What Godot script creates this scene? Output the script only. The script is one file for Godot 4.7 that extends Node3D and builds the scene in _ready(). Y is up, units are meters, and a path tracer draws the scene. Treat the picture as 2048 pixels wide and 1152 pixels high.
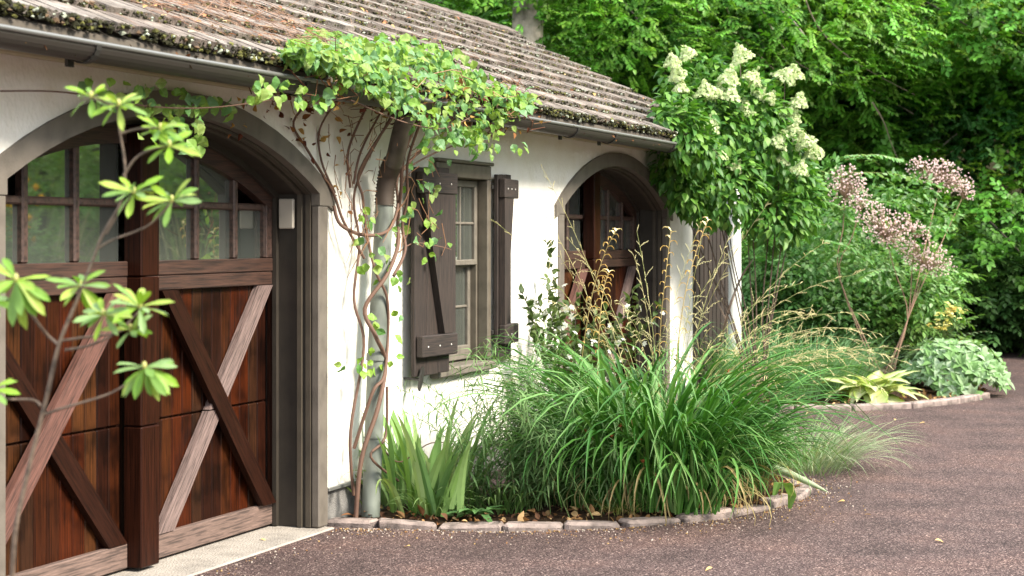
extends Node3D

# ---------------------------------------------------------------- geometry kit
class Geo:
	var v := PackedVector3Array()
	var n := PackedVector3Array()
	var c := PackedColorArray()
	var col := Color.WHITE

	func tri(a: Vector3, b: Vector3, d: Vector3) -> void:
		var m := (d - a).cross(b - a).normalized()
		v.append(a); v.append(b); v.append(d)
		n.append(m); n.append(m); n.append(m)
		c.append(col); c.append(col); c.append(col)

	func out(a: Vector3, b: Vector3, d: Vector3, ctr: Vector3) -> void:
		if (d - a).cross(b - a).dot((a + b + d) / 3.0 - ctr) < 0.0:
			tri(a, d, b)
		else:
			tri(a, b, d)

	func quad(a: Vector3, b: Vector3, d: Vector3, e: Vector3) -> void:
		tri(a, b, d); tri(a, d, e)

	func outq(a: Vector3, b: Vector3, d: Vector3, e: Vector3, ctr: Vector3) -> void:
		out(a, b, d, ctr); out(a, d, e, ctr)

	func box(ctr: Vector3, size: Vector3, bas := Basis(), bev := 0.0) -> void:
		var h := size * 0.5
		if bev <= 0.0:
			for a in 3:
				for s: float in [-1.0, 1.0]:
					var q: Array[Vector3] = []
					for k in [[-1, -1], [1, -1], [1, 1], [-1, 1]]:
						var p := Vector3()
						p[a] = s * h[a]; p[(a + 1) % 3] = k[0] * h[(a + 1) % 3]; p[(a + 2) % 3] = k[1] * h[(a + 2) % 3]
						q.append(ctr + bas * p)
					outq(q[0], q[1], q[2], q[3], ctr)
			return
		var b := minf(bev, minf(h.x, minf(h.y, h.z)) * 0.9)
		for a in 3:
			var a1 := (a + 1) % 3
			var a2 := (a + 2) % 3
			for s: float in [-1.0, 1.0]:
				var q: Array[Vector3] = []
				for k in [[-1, -1], [1, -1], [1, 1], [-1, 1]]:
					var p := Vector3()
					p[a] = s * h[a]; p[a1] = k[0] * (h[a1] - b); p[a2] = k[1] * (h[a2] - b)
					q.append(ctr + bas * p)
				outq(q[0], q[1], q[2], q[3], ctr)
				for t in [-1.0, 1.0]:
					var e: Array[Vector3] = []
					for k in [-1.0, 1.0]:
						var p := Vector3()
						p[a] = s * h[a]; p[a1] = t * (h[a1] - b); p[a2] = k * (h[a2] - b)
						e.append(ctr + bas * p)
					for k in [1.0, -1.0]:
						var p := Vector3()
						p[a] = s * (h[a] - b); p[a1] = t * h[a1]; p[a2] = k * (h[a2] - b)
						e.append(ctr + bas * p)
					outq(e[0], e[1], e[2], e[3], ctr)
		for sx in [-1.0, 1.0]:
			for sy in [-1.0, 1.0]:
				for sz in [-1.0, 1.0]:
					out(ctr + bas * Vector3(sx * h.x, sy * (h.y - b), sz * (h.z - b)), ctr + bas * Vector3(sx * (h.x - b), sy * h.y, sz * (h.z - b)), ctr + bas * Vector3(sx * (h.x - b), sy * (h.y - b), sz * h.z), ctr)

	func tube(pts: PackedVector3Array, rad: PackedFloat32Array, sides := 6, cap := true) -> void:
		var m := pts.size()
		if m < 2:
			return
		var side := Vector3.UP.cross(pts[1] - pts[0])
		if side.length() < 1e-5:
			side = Vector3.RIGHT
		var prev := PackedVector3Array()
		var pn := PackedVector3Array()
		for i in m:
			var d := (pts[mini(i + 1, m - 1)] - pts[maxi(i - 1, 0)]).normalized()
			side = (side - d * side.dot(d)).normalized()
			if side.length() < 0.5:
				side = d.cross(Vector3.FORWARD).normalized()
			var up := d.cross(side)
			var ring := PackedVector3Array()
			var rn := PackedVector3Array()
			for k in sides:
				var a := TAU * k / sides
				var nn := side * cos(a) + up * sin(a)
				rn.append(nn)
				ring.append(pts[i] + nn * rad[mini(i, rad.size() - 1)])
			if i > 0:
				for k in sides:
					var k2 := (k + 1) % sides
					for q in [[prev[k], pn[k]], [ring[k], rn[k]], [ring[k2], rn[k2]], [prev[k], pn[k]], [ring[k2], rn[k2]], [prev[k2], pn[k2]]]:
						v.append(q[0]); n.append(q[1]); c.append(col)
			elif cap:
				for k in range(1, sides - 1):
					tri(ring[0], ring[k], ring[k + 1])
			prev = ring; pn = rn
		if cap:
			for k in range(1, sides - 1):
				tri(prev[0], prev[k + 1], prev[k])

	func ribbon(pts: PackedVector3Array, wid: PackedFloat32Array, side: Vector3, fold := 0.0) -> void:
		# a leaf blade: two halves folded along the midrib
		var m := pts.size()
		var pl := Vector3(); var pm := Vector3(); var pr := Vector3()
		for i in m:
			var d := (pts[mini(i + 1, m - 1)] - pts[maxi(i - 1, 0)]).normalized()
			var s := (side - d * side.dot(d)).normalized()
			var up := s.cross(d)
			if up.y < 0.0 and absf(d.y) < 0.98:
				up = -up
			var w := wid[i]
			var l := pts[i] - s * w + up * w * fold
			var r := pts[i] + s * w + up * w * fold
			if i > 0:
				tri(pl, pm, pts[i]); tri(pm, pr, r)
				if w > 1e-6:
					tri(pl, pts[i], l); tri(pm, r, pts[i])
			pl = l; pm = pts[i]; pr = r

	func leaf(length: float, width: float, prof: Array, fold := 0.15, curl := 0.2, wave := 0.0) -> void:
		# lies along +y from the origin, faces +z; curl bends the tip back (-z)
		var pl := Vector3(); var pm := Vector3(); var pr := Vector3()
		var m := prof.size()
		for i in m:
			var t := float(i) / (m - 1)
			var mid := Vector3(0, length * t, -curl * length * t * t)
			var w: float = prof[i] * width * 0.5
			var z := fold * w + wave * width * sin(t * 17.0)
			var l := mid + Vector3(-w, 0, z)
			var r := mid + Vector3(w, 0, fold * w - wave * width * sin(t * 13.0))
			if i > 0:
				if prof[i - 1] > 0.001:
					tri(pl, mid, pm); tri(pm, mid, pr)
				if w > 1e-6:
					tri(pl, l, mid); tri(pr, mid, r)
			pl = l; pm = mid; pr = r

	func ball(ctr: Vector3, rad: Vector3, rings := 5, segs := 7) -> void:
		for i in rings:
			var a := PI * i / rings
			var b := PI * (i + 1) / rings
			for k in segs:
				var q: Array[Vector3] = []
				for e in [[a, k], [b, k], [b, k + 1], [a, k + 1]]:
					var f: float = TAU * e[1] / segs
					q.append(Vector3(sin(e[0]) * cos(f), cos(e[0]), sin(e[0]) * sin(f)))
				for o in [[0, 1, 2], [0, 2, 3]]:
					var p0 := ctr + q[o[0]] * rad; var p1 := ctr + q[o[1]] * rad; var p2 := ctr + q[o[2]] * rad
					if (p1 - p0).cross(p2 - p0).length() < 1e-12:
						continue
					var flip := (p2 - p0).cross(p1 - p0).dot(p0 + p1 + p2 - 3.0 * ctr) < 0.0
					for j in ([0, 2, 1] if flip else [0, 1, 2]):
						v.append(ctr + q[o[j]] * rad); n.append((q[o[j]] / rad).normalized()); c.append(col)

	func octa(ctr: Vector3, r: Vector3) -> void:
		for sx in [-1.0, 1.0]:
			for sy in [-1.0, 1.0]:
				for sz in [-1.0, 1.0]:
					out(ctr + Vector3(sx * r.x, 0, 0), ctr + Vector3(0, sy * r.y, 0), ctr + Vector3(0, 0, sz * r.z), ctr)

	func prism(poly: PackedVector2Array, z0: float, z1: float) -> void:
		var ids := Geometry2D.triangulate_polygon(poly)
		for i in range(0, ids.size(), 3):
			var a := poly[ids[i]]; var b := poly[ids[i + 1]]; var d := poly[ids[i + 2]]
			if (b - a).cross(d - a) > 0.0:
				var t := b
				b = d; d = t
			tri(Vector3(a.x, a.y, z1), Vector3(b.x, b.y, z1), Vector3(d.x, d.y, z1))
			tri(Vector3(a.x, a.y, z0), Vector3(d.x, d.y, z0), Vector3(b.x, b.y, z0))
		var cw := Geometry2D.is_polygon_clockwise(poly)
		for i in poly.size():
			var a := poly[i]; var b := poly[(i + 1) % poly.size()]
			if not cw:
				var t := a
				a = b; b = t
			quad(Vector3(a.x, a.y, z0), Vector3(b.x, b.y, z0), Vector3(b.x, b.y, z1), Vector3(a.x, a.y, z1))

	func add(g: Geo, x: Transform3D, tint := Color.WHITE) -> void:
		v.append_array(x * g.v)
		n.append_array(Transform3D(x.basis.orthonormalized(), Vector3.ZERO) * g.n)
		if tint == Color.WHITE:
			c.append_array(g.c)
		else:
			for q in g.c:
				c.append(q * tint)

	func mesh() -> ArrayMesh:
		var m := ArrayMesh.new()
		if v.size() < 3:
			return m
		var arr := []
		arr.resize(Mesh.ARRAY_MAX)
		arr[Mesh.ARRAY_VERTEX] = v
		arr[Mesh.ARRAY_NORMAL] = n
		arr[Mesh.ARRAY_COLOR] = c
		m.add_surface_from_arrays(Mesh.PRIMITIVE_TRIANGLES, arr)
		return m

# ---------------------------------------------------------------- place and camera
const FOC := 3500.0 / 2048.0           # focal length over picture width
const EYE := Vector3(0.0, 1.54, 4.345)  # x runs along the garage front, z points out of it
const FWD := Vector3(0.92884, 0.0, -0.37048)
const RGT := Vector3(0.37048, 0.0, 0.92884)
var rng := RandomNumberGenerator.new()
var M := {}

func rf(a: float, b: float) -> float:
	return rng.randf_range(a, b)

func rv(s := 1.0) -> Vector3:
	return Vector3(rf(-s, s), rf(-s, s), rf(-s, s))

func at(u: float, w: float, d: float) -> Vector3:
	return EYE + (FWD + RGT * ((u - 1024.0) / 3500.0) + Vector3.UP * ((472.0 - w) / 3500.0)) * d

func on_ground(u: float, w: float, y := 0.0) -> Vector3:
	return at(u, w, (EYE.y - y) * 3500.0 / (w - 472.0))

# ---------------------------------------------------------------- scene tree helpers
func thing(called: String, label: String, category: String, pos := Vector3.ZERO, group := "") -> Node3D:
	var o := Node3D.new()
	o.name = called
	add_child(o, true)
	o.position = pos
	tag(o, label, category, group)
	return o

func tag(o: Node, label: String, category: String, group := "") -> void:
	o.set_meta("label", label)
	o.set_meta("category", category)
	if group:
		o.set_meta("group", group)

func put(called: String, g: Geo, m: Material, parent: Node3D, x := Transform3D()) -> MeshInstance3D:
	var o := MeshInstance3D.new()
	o.name = called
	o.mesh = g.mesh()
	o.material_override = m
	o.transform = x
	parent.add_child(o, true)
	return o

func struct(called: String, g: Geo, m: Material) -> MeshInstance3D:
	var o := put(called, g, m, self)
	o.set_meta("kind", "structure")
	return o

func stuffed(o: Node) -> Node:
	o.set_meta("kind", "stuff")
	return o

# pieces: the largest n as parts that share meshes, the rest joined into one
func spread(parent: Node3D, vars: Array, m: Material, xs: Array, called: String, most := 300, rest := "foliage") -> void:
	var origin := parent.position
	var keyed := []
	for x in xs:
		keyed.append([-(x as Transform3D).basis.y.length() / maxf(((x as Transform3D).origin + origin).distance_to(EYE), 0.1), x])
	if xs.size() > most:
		keyed.sort_custom(func(a, b): return a[0] < b[0])
	var meshes := []
	for g in vars:
		meshes.append((g as Geo).mesh())
	var left := Geo.new()
	for i in keyed.size():
		var k := rng.randi() % vars.size()
		if i < most:
			var o := MeshInstance3D.new()
			o.name = called
			o.mesh = meshes[k]
			o.material_override = m
			o.transform = keyed[i][1]
			parent.add_child(o, true)
		else:
			left.add(vars[k], keyed[i][1])
	if left.v.size():
		stuffed(put(rest, left, m, parent))

func many(parent: Node3D, called: String, g: Geo, m: Material, xs: Array, tints: Array) -> void:
	var mm := MultiMesh.new()
	mm.transform_format = MultiMesh.TRANSFORM_3D
	mm.use_colors = true
	mm.mesh = g.mesh()
	mm.mesh.surface_set_material(0, m)
	mm.instance_count = xs.size()
	for i in xs.size():
		mm.set_instance_transform(i, xs[i])
		mm.set_instance_color(i, tints[i % tints.size()])
	var o := MultiMeshInstance3D.new()
	o.name = called
	o.multimesh = mm
	o.material_override = m
	parent.add_child(o, true)
	stuffed(o)

# a frame whose y runs along dir and whose z faces nrm
func frame(pos: Vector3, dir: Vector3, nrm: Vector3, s := 1.0) -> Transform3D:
	var y := dir.normalized()
	var z := nrm - y * nrm.dot(y)
	if z.length() < 1e-4:
		z = y.cross(Vector3(0.31, 0.2, 0.9))
	z = z.normalized()
	return Transform3D(Basis(y.cross(z) * s, y * s, z * s), pos)

func arc(start: Vector3, az: float, elev: float, length: float, droop: float, k := 7) -> PackedVector3Array:
	var p := PackedVector3Array([start])
	var q := start
	var e := elev
	for i in k:
		e -= droop / k * (0.35 + 1.3 * i / k)
		q += Vector3(cos(az) * cos(e), sin(e), sin(az) * cos(e)) * (length / k)
		p.append(q)
	return p

func smooth(pts: Array, sub := 5) -> PackedVector3Array:
	var p := PackedVector3Array()
	for i in pts.size() - 1:
		var a: Vector3 = pts[maxi(i - 1, 0)]; var b: Vector3 = pts[i]; var d: Vector3 = pts[i + 1]; var e: Vector3 = pts[mini(i + 2, pts.size() - 1)]
		for k in sub:
			p.append(b.cubic_interpolate(d, a, e, float(k) / sub))
	p.append(pts[-1])
	return p

func taper(a: float, b: float, k: int) -> PackedFloat32Array:
	var r := PackedFloat32Array()
	for i in k:
		r.append(lerpf(a, b, float(i) / maxi(k - 1, 1)))
	return r

# ---------------------------------------------------------------- materials
func noise(freq: float, kind := FastNoiseLite.TYPE_SIMPLEX_SMOOTH, oct := 4, sd := 1) -> FastNoiseLite:
	var f := FastNoiseLite.new()
	f.noise_type = kind
	f.frequency = freq
	f.seed = sd
	f.fractal_octaves = oct
	return f

func tex(f: FastNoiseLite, stops: Array, size := 512) -> NoiseTexture2D:
	var t := NoiseTexture2D.new()
	t.width = size; t.height = size
	t.seamless = true
	t.noise = f
	var g := Gradient.new()
	var off := PackedFloat32Array(); var cols := PackedColorArray()
	for s in stops:
		off.append(s[0]); cols.append(s[1])
	g.offsets = off; g.colors = cols
	t.color_ramp = g
	return t

func grey(a: float) -> Color:
	return Color(a, a, a)

func lin(r: float, g: float, b: float) -> Color:
	return Color(r, g, b).linear_to_srgb()

func mat(color: Color, rough := 0.8, spec := 0.5) -> StandardMaterial3D:
	var m := StandardMaterial3D.new()
	m.albedo_color = color
	m.roughness = rough
	m.metallic_specular = spec
	return m

func leafy(back := 0.7, rough := 0.5, spec := 0.45, tone := Color(0.92, 1.0, 0.45)) -> StandardMaterial3D:
	var m := mat(Color.WHITE, rough, spec)
	m.vertex_color_use_as_albedo = true
	m.backlight_enabled = true
	m.backlight = lin(tone.r * back, tone.g * back, tone.b * back)
	m.cull_mode = BaseMaterial3D.CULL_DISABLED
	return m

func tri_map(m: StandardMaterial3D, t: Texture2D, sc: Vector3, bump: Texture2D = null, relief := 0.3, world := false) -> StandardMaterial3D:
	m.uv1_triplanar = true
	m.uv1_world_triplanar = world
	m.uv1_scale = sc
	m.albedo_texture = t
	if bump:
		m.heightmap_enabled = true
		m.heightmap_texture = bump
		m.heightmap_scale = relief
	return m

func patches(m: StandardMaterial3D, t: Texture2D, sc: float, world := true) -> StandardMaterial3D:
	m.detail_enabled = true
	m.detail_blend_mode = BaseMaterial3D.BLEND_MODE_MUL
	m.detail_uv_layer = BaseMaterial3D.DETAIL_UV_2
	m.uv2_triplanar = true
	m.uv2_world_triplanar = world
	m.uv2_scale = Vector3(sc, sc, sc)
	m.detail_albedo = t
	return m

func materials() -> void:
	var grain := tex(noise(0.02, FastNoiseLite.TYPE_SIMPLEX_SMOOTH, 5, 3), [[0.0, grey(0.42)], [0.35, grey(0.62)], [0.5, grey(0.86)], [0.62, grey(0.74)], [0.8, grey(0.95)], [1.0, grey(0.8)]])
	var weather := tex(noise(0.006, FastNoiseLite.TYPE_SIMPLEX_SMOOTH, 4, 9), [[0.0, grey(0.45)], [0.5, grey(0.85)], [1.0, grey(1.0)]])
	M.weather = weather
	var faint := tex(noise(0.008, FastNoiseLite.TYPE_SIMPLEX_SMOOTH, 5, 15), [[0.0, grey(0.82)], [0.5, grey(0.94)], [1.0, grey(1.0)]])
	var fine := tex(noise(0.09, FastNoiseLite.TYPE_SIMPLEX_SMOOTH, 3, 5), [[0.0, grey(0.0)], [1.0, grey(1.0)]])
	var rubble := noise(0.11, FastNoiseLite.TYPE_CELLULAR, 1, 7)
	rubble.cellular_return_type = FastNoiseLite.RETURN_CELL_VALUE
	var chips := tex(rubble, [[0.0, Color(0.18, 0.14, 0.14)], [0.45, Color(0.30, 0.235, 0.23)], [0.75, Color(0.395, 0.32, 0.31)], [0.92, Color(0.52, 0.44, 0.42)], [1.0, Color(0.72, 0.63, 0.60)]], 1024)
	var rub2 := noise(0.11, FastNoiseLite.TYPE_CELLULAR, 1, 7)
	rub2.cellular_return_type = FastNoiseLite.RETURN_DISTANCE
	var bumps := tex(rub2, [[0.0, grey(1.0)], [1.0, grey(0.0)]], 1024)
	var worn_dapple := tex(noise(0.010, FastNoiseLite.TYPE_SIMPLEX_SMOOTH, 4, 12), [[0.0, grey(0.72)], [0.45, grey(0.88)], [1.0, Color(1.0, 0.97, 0.94)]])  # worn patches; the broad tones also stand in for dappled light on the drive
	M.asphalt = patches(tri_map(mat(Color.WHITE, 0.88, 0.35), chips, Vector3(1.5, 1.5, 1.5), bumps, 0.25, true), worn_dapple, 0.22)
	var plaster := tex(noise(0.011, FastNoiseLite.TYPE_SIMPLEX_SMOOTH, 5, 21), [[0.0, Color(0.90, 0.885, 0.85)], [0.35, Color(0.935, 0.925, 0.905)], [1.0, Color(0.955, 0.95, 0.94)]])
	M.stucco = tri_map(mat(Color(0.95, 0.945, 0.93), 0.9, 0.3), plaster, Vector3(0.6, 0.5, 0.6), fine, 0.4, true)
	M.soffit = mat(lin(0.40, 0.36, 0.25), 0.8)
	M.concrete = tri_map(mat(lin(0.33, 0.295, 0.26), 0.9), faint, Vector3(1.3, 1.3, 1.3), fine, 0.5, true)
	M.stone = tri_map(mat(lin(0.40, 0.315, 0.285), 0.9), weather, Vector3(3.0, 3.0, 3.0), fine, 0.6, true)
	M.foundation = tri_map(mat(lin(0.22, 0.21, 0.20), 0.9), weather, Vector3(2, 2, 2), fine, 0.4, true)
	M.trim = tri_map(mat(lin(0.135, 0.115, 0.095), 0.6), faint, Vector3(1.5, 1.5, 1.5), fine, 0.05)
	M.window_paint = tri_map(mat(lin(0.12, 0.10, 0.075), 0.6), faint, Vector3(2.5, 2.5, 2.5))
	M.sash_grey = tri_map(mat(lin(0.15, 0.13, 0.105), 0.7), faint, Vector3(2.5, 2.5, 2.5))
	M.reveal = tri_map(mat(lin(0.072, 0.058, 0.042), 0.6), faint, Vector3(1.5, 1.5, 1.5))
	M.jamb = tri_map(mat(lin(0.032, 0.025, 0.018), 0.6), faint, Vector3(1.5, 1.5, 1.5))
	var planks := []
	for k in [[0.056, 0.014, 0.004], [0.080, 0.022, 0.006], [0.034, 0.009, 0.004], [0.110, 0.038, 0.012], [0.058, 0.022, 0.010], [0.092, 0.018, 0.004]]:
		planks.append(patches(tri_map(mat(lin(k[0], k[1], k[2]), 0.45, 0.25), grain, Vector3(9.0, 0.22, 9.0)), weather, 1.1))
	M.planks = planks
	M.rail = tri_map(mat(lin(0.075, 0.034, 0.022), 0.6), grain, Vector3(0.3, 8.0, 8.0))
	M.weathered = tri_map(mat(lin(0.20, 0.13, 0.107), 0.7), grain, Vector3(0.35, 7.0, 7.0))
	M.brace_dark = tri_map(mat(lin(0.030, 0.0095, 0.005), 0.5, 0.25), grain, Vector3(9.0, 0.3, 9.0))
	M.brace_pale = tri_map(mat(lin(0.24, 0.165, 0.15), 0.7), grain, Vector3(9.0, 0.4, 9.0))
	M.brace_rose = tri_map(mat(lin(0.17, 0.074, 0.056), 0.65), grain, Vector3(9.0, 0.4, 9.0))
	M.post = tri_map(mat(lin(0.034, 0.009, 0.004), 0.45, 0.25), grain, Vector3(8.0, 0.2, 8.0))
	M.muntin = tri_map(mat(lin(0.11, 0.062, 0.048), 0.55), grain, Vector3(3.0, 3.0, 3.0))
	var sh := []
	for k in [[0.038, 0.023, 0.018], [0.045, 0.028, 0.022], [0.032, 0.019, 0.015]]:
		sh.append(tri_map(mat(lin(k[0], k[1], k[2]), 0.75), grain, Vector3(9.0, 0.35, 9.0)))
	M.shutters = sh
	M.batten = tri_map(mat(lin(0.042, 0.027, 0.022), 0.75), grain, Vector3(0.4, 8.0, 8.0))
	M.iron = mat(lin(0.02, 0.018, 0.016), 0.5)
	M.nail = mat(lin(0.5, 0.48, 0.45), 0.4)
	M.gutter = mat(lin(0.04, 0.034, 0.029), 0.5); M.gutter.metallic = 0.4
	M.lip = mat(lin(0.22, 0.22, 0.21), 0.4); M.lip.metallic = 0.6
	M.pipe = tri_map(mat(lin(0.21, 0.235, 0.20), 0.6), weather, Vector3(2.2, 0.9, 2.2))
	M.flex = mat(lin(0.06, 0.042, 0.03), 0.6)
	M.elbow = tri_map(mat(lin(0.10, 0.08, 0.06), 0.6), weather, Vector3(3, 3, 3))
	var shakes := []
	for k in [[0.54, 0.465, 0.41], [0.47, 0.40, 0.345], [0.60, 0.53, 0.475], [0.41, 0.335, 0.29], [0.52, 0.43, 0.37]]:
		shakes.append(patches(tri_map(mat(lin(k[0], k[1], k[2]), 0.9, 0.3), grain, Vector3(11.0, 0.8, 11.0), grain, 0.5), weather, 1.7))
	M.shakes = shakes
	M.vcol = mat(Color.WHITE, 0.9, 0.3); M.vcol.vertex_color_use_as_albedo = true
	M.slab = mat(lin(0.09, 0.075, 0.06), 0.9)
	M.bark = patches(tri_map(mat(lin(0.20, 0.165, 0.13), 0.9), grain, Vector3(5.0, 0.9, 5.0), grain, 1.0), weather, 0.8)
	M.pale_bark = tri_map(mat(lin(0.60, 0.51, 0.42), 0.9), weather, Vector3(1.2, 0.7, 1.2), fine, 0.6)
	M.twig = mat(lin(0.115, 0.062, 0.042), 0.75)
	M.stem_grey = mat(lin(0.25, 0.19, 0.15), 0.8)
	M.white_paint = tri_map(mat(lin(0.78, 0.78, 0.76), 0.7), faint, Vector3(1.5, 1.0, 1.5))
	M.soil = tri_map(mat(lin(0.10, 0.062, 0.04), 0.95, 0.2), weather, Vector3(4, 4, 4), fine, 1.5, true)
	M.forest = tri_map(mat(lin(0.05, 0.048, 0.025), 0.95, 0.2), weather, Vector3(0.8, 0.8, 0.8), fine, 2.0, true)
	M.leaf = leafy()
	M.gloss = leafy(0.55, 0.5, 0.4)
	M.matt = leafy(0.6, 0.75, 0.3)
	M.petal = leafy(0.9, 0.7, 0.3, Color(1, 1, 0.85))
	M.dry = leafy(0.3, 0.85, 0.2, Color(1, 0.8, 0.5))
	M.glass = mat(lin(0.27, 0.30, 0.27), 0.025, 0.6)
	M.glass.metallic = 0.82
	M.glass.clearcoat_enabled = true
	M.glass.clearcoat = 1.0
	M.glass.clearcoat_roughness = 0.02
	M.box = mat(lin(0.40, 0.36, 0.30), 0.6)
	M.interior = mat(lin(0.06, 0.055, 0.05), 0.9)

# ---------------------------------------------------------------- garage
const EAVE := Vector3(0, 2.318, 0.415)
const UPR := Vector3(0, 0.44721, -0.89443)
const NRM := Vector3(0, 0.89443, 0.44721)
const ROOF_END := 15.55

func arch(cx: float, h: float, y_spring: float, y_crest: float, k := 18) -> PackedVector2Array:
	var rise := y_crest - y_spring
	var r := (h * h + rise * rise) / (2.0 * rise)
	var a := asin(minf(h / r, 1.0))
	var p := PackedVector2Array()
	for i in k + 1:
		var t := lerpf(-a, a, float(i) / k)
		p.append(Vector2(cx + r * sin(t), y_crest - r + r * cos(t)))
	return p

func ring(cx: float, hi: float, si: float, ci: float, ho: float, so: float, co: float, y0: float) -> PackedVector2Array:
	var p := PackedVector2Array([Vector2(cx - ho, y0)])
	p.append_array(arch(cx, ho, so, co))
	p.append(Vector2(cx + ho, y0))
	p.append(Vector2(cx + hi, y0))
	var q := arch(cx, hi, si, ci)
	q.reverse()
	p.append_array(q)
	p.append(Vector2(cx - hi, y0))
	return p

func plank_box(called: String, a: Vector3, b: Vector3, m: Material, parent: Node3D, bev := 0.004) -> MeshInstance3D:
	var g := Geo.new()
	g.box((a + b) * 0.5, (b - a).abs(), Basis(), bev)
	return put(called, g, m, parent)

func slanted(called: String, p: Vector3, q: Vector3, w: float, t: float, m: Material, parent: Node3D) -> void:
	# a board whose length (local y) runs from p to q; ends cut level
	var d := q - p
	var ang := atan2(d.x, d.y)
	var hl := d.length() * 0.5
	var cut := tan(ang) * w * 0.5
	var poly := PackedVector2Array([Vector2(-w / 2, -hl - cut), Vector2(w / 2, -hl + cut), Vector2(w / 2, hl + cut), Vector2(-w / 2, hl - cut)])
	var g := Geo.new()
	g.prism(poly, -t / 2, t / 2)
	put(called, g, m, parent, Transform3D(Basis(Vector3(0, 0, 1), -ang), (p + q) * 0.5))

func clipped_pane(x0: float, x1: float, y0: float, cx: float, top: float, r: float, ymax := 9.0) -> PackedVector2Array:
	var p := PackedVector2Array([Vector2(x0, y0), Vector2(x1, y0)])
	for i in 5:
		var x := lerpf(x1, x0, i / 4.0)
		p.append(Vector2(x, minf(ymax, top - r + sqrt(r * r - (x - cx) * (x - cx)))))
	return p

func garage_door(garage: Node3D, cx: float, rich: bool) -> void:
	var zb := -0.285     # face of the planks
	var g := Geo.new()
	var back := arch(cx, 1.30, 1.80, 2.12)
	back.append(Vector2(cx + 1.30, 1.28)); back.append(Vector2(cx - 1.30, 1.28))
	# the carrying panel behind the planks stops below the glass
	g.prism(PackedVector2Array([Vector2(cx - 1.3, 0.02), Vector2(cx + 1.3, 0.02), Vector2(cx + 1.3, 1.30), Vector2(cx - 1.3, 1.30)]), zb - 0.045, zb - 0.021)
	var door := put("garage_door", g, M.brace_dark, garage)
	# vertical planks, broken at the section joint
	for side: float in [-1.0, 1.0]:
		var xa := cx + 0.08 if side > 0 else cx - 1.25
		var w := 1.17 / 13.0
		for k in 13:
			var m: Material = M.planks[(k * 5 + (2 if side > 0 else 0) + (k * k) % 3) % 6]
			var m2: Material = M.planks[(k * 5 + 2 + (k * k) % 3) % 6] if k % 4 == 1 else m
			plank_box("plank", Vector3(xa + k * w + 0.002, 0.03, zb - 0.02), Vector3(xa + (k + 1) * w - 0.002, 0.668, zb + rf(-0.001, 0.001)), m2, door, 0.005)
			plank_box("plank", Vector3(xa + k * w + 0.002, 0.676, zb - 0.02), Vector3(xa + (k + 1) * w - 0.002, 1.33, zb + rf(-0.001, 0.001)), m, door, 0.005)
		var x0 := cx + 0.07 if side > 0 else cx - 1.258
		var x1 := cx + 1.258 if side > 0 else cx - 0.07
		# rails and stiles
		plank_box("bottom_rail", Vector3(x0, 0.022, zb), Vector3(x1, 0.135, -0.25), M.weathered, door)
		plank_box("middle_rail", Vector3(x0, 1.284, zb), Vector3(x1, 1.352, -0.25), M.rail, door)
		plank_box("middle_rail", Vector3(x0, 1.355, zb), Vector3(x1, 1.424, -0.247), M.rail, door)
		var xs := cx + side * 1.288
		plank_box("stile", Vector3(xs - 0.028, 0.022, zb), Vector3(xs + 0.04, 1.422, -0.252), M.brace_dark, door)
		plank_box("stile", Vector3(xs - 0.09, 1.426, zb - 0.01), Vector3(xs + 0.043, 1.80, -0.252), M.muntin, door)
		# crossed braces: the one that falls away from the middle runs over the other, which is cut at the joint
		var xi := cx + side * (0.19 if side > 0 else 0.10)
		var xo := cx + side * 1.235
		var pale: Material = M.brace_pale if side > 0 else M.brace_dark
		var dark: Material = M.brace_dark if side > 0 else M.brace_rose
		var lo := Vector3((xi if side > 0 else xo) + 0.05, 0.137, -0.262)
		var hi := Vector3((xo if side > 0 else xi) - 0.05, 1.282, -0.262)
		var l2 := Vector3((xo if side > 0 else xi) - 0.05, 0.137, -0.2625)
		var h2 := Vector3((xi if side > 0 else xo) + 0.05, 1.282, -0.2625)
		if side > 0:
			var mid := lo.lerp(hi, 0.47)
			slanted("brace", lo, mid, 0.105, 0.036, pale, door)
			slanted("brace", lo.lerp(hi, 0.476), hi, 0.105, 0.036, pale, door)
			slanted("brace", l2 + Vector3(0, 0, 0.022), h2 + Vector3(0, 0, 0.022), 0.105, 0.036, dark, door)
		else:
			slanted("brace", l2, h2, 0.105, 0.036, pale, door)
			slanted("brace", lo + Vector3(0, 0, 0.022), hi + Vector3(0, 0, 0.022), 0.115, 0.036, dark, door)
		# glazing: three columns, two rows, under the curved top rail
		var cols := [[0.14, 0.52], [0.555, 0.885], [0.92, 1.195]] if side > 0 else [[0.09, 0.42], [0.455, 0.78], [0.815, 1.19]]
		for q in 3:
			var a: float = cols[q][0]; var b: float = cols[q][1]
			var p0 := cx + side * (a if side > 0 else b)
			var p1 := cx + side * (b if side > 0 else a)
			var gg := Geo.new()
			gg.prism(PackedVector2Array([Vector2(p0, 1.424), Vector2(p1, 1.424), Vector2(p1, 1.672), Vector2(p0, 1.672)]), -0.292, -0.288)
			put("pane", gg, M.glass, door)
			gg = Geo.new()
			gg.prism(clipped_pane(p0, p1, 1.708, cx, 1.965, 2.85), -0.292, -0.288)
			put("pane", gg, M.glass, door)
			plank_box("muntin", Vector3(p0, 1.672, -0.30), Vector3(p1, 1.708, -0.262), M.muntin, door, 0.008)
			var e := cx + side * (b + 0.0 if side > 0 else b + 0.0)
			var f := cx + side * (b + 0.04)
			var tall: float = 1.965 - 2.85 + sqrt(2.85 * 2.85 - (b + 0.04) * (b + 0.04)) + 0.02
			plank_box("muntin", Vector3(minf(e, f), 1.424, -0.305), Vector3(maxf(e, f), tall, -0.258), M.muntin, door, 0.008)
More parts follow.
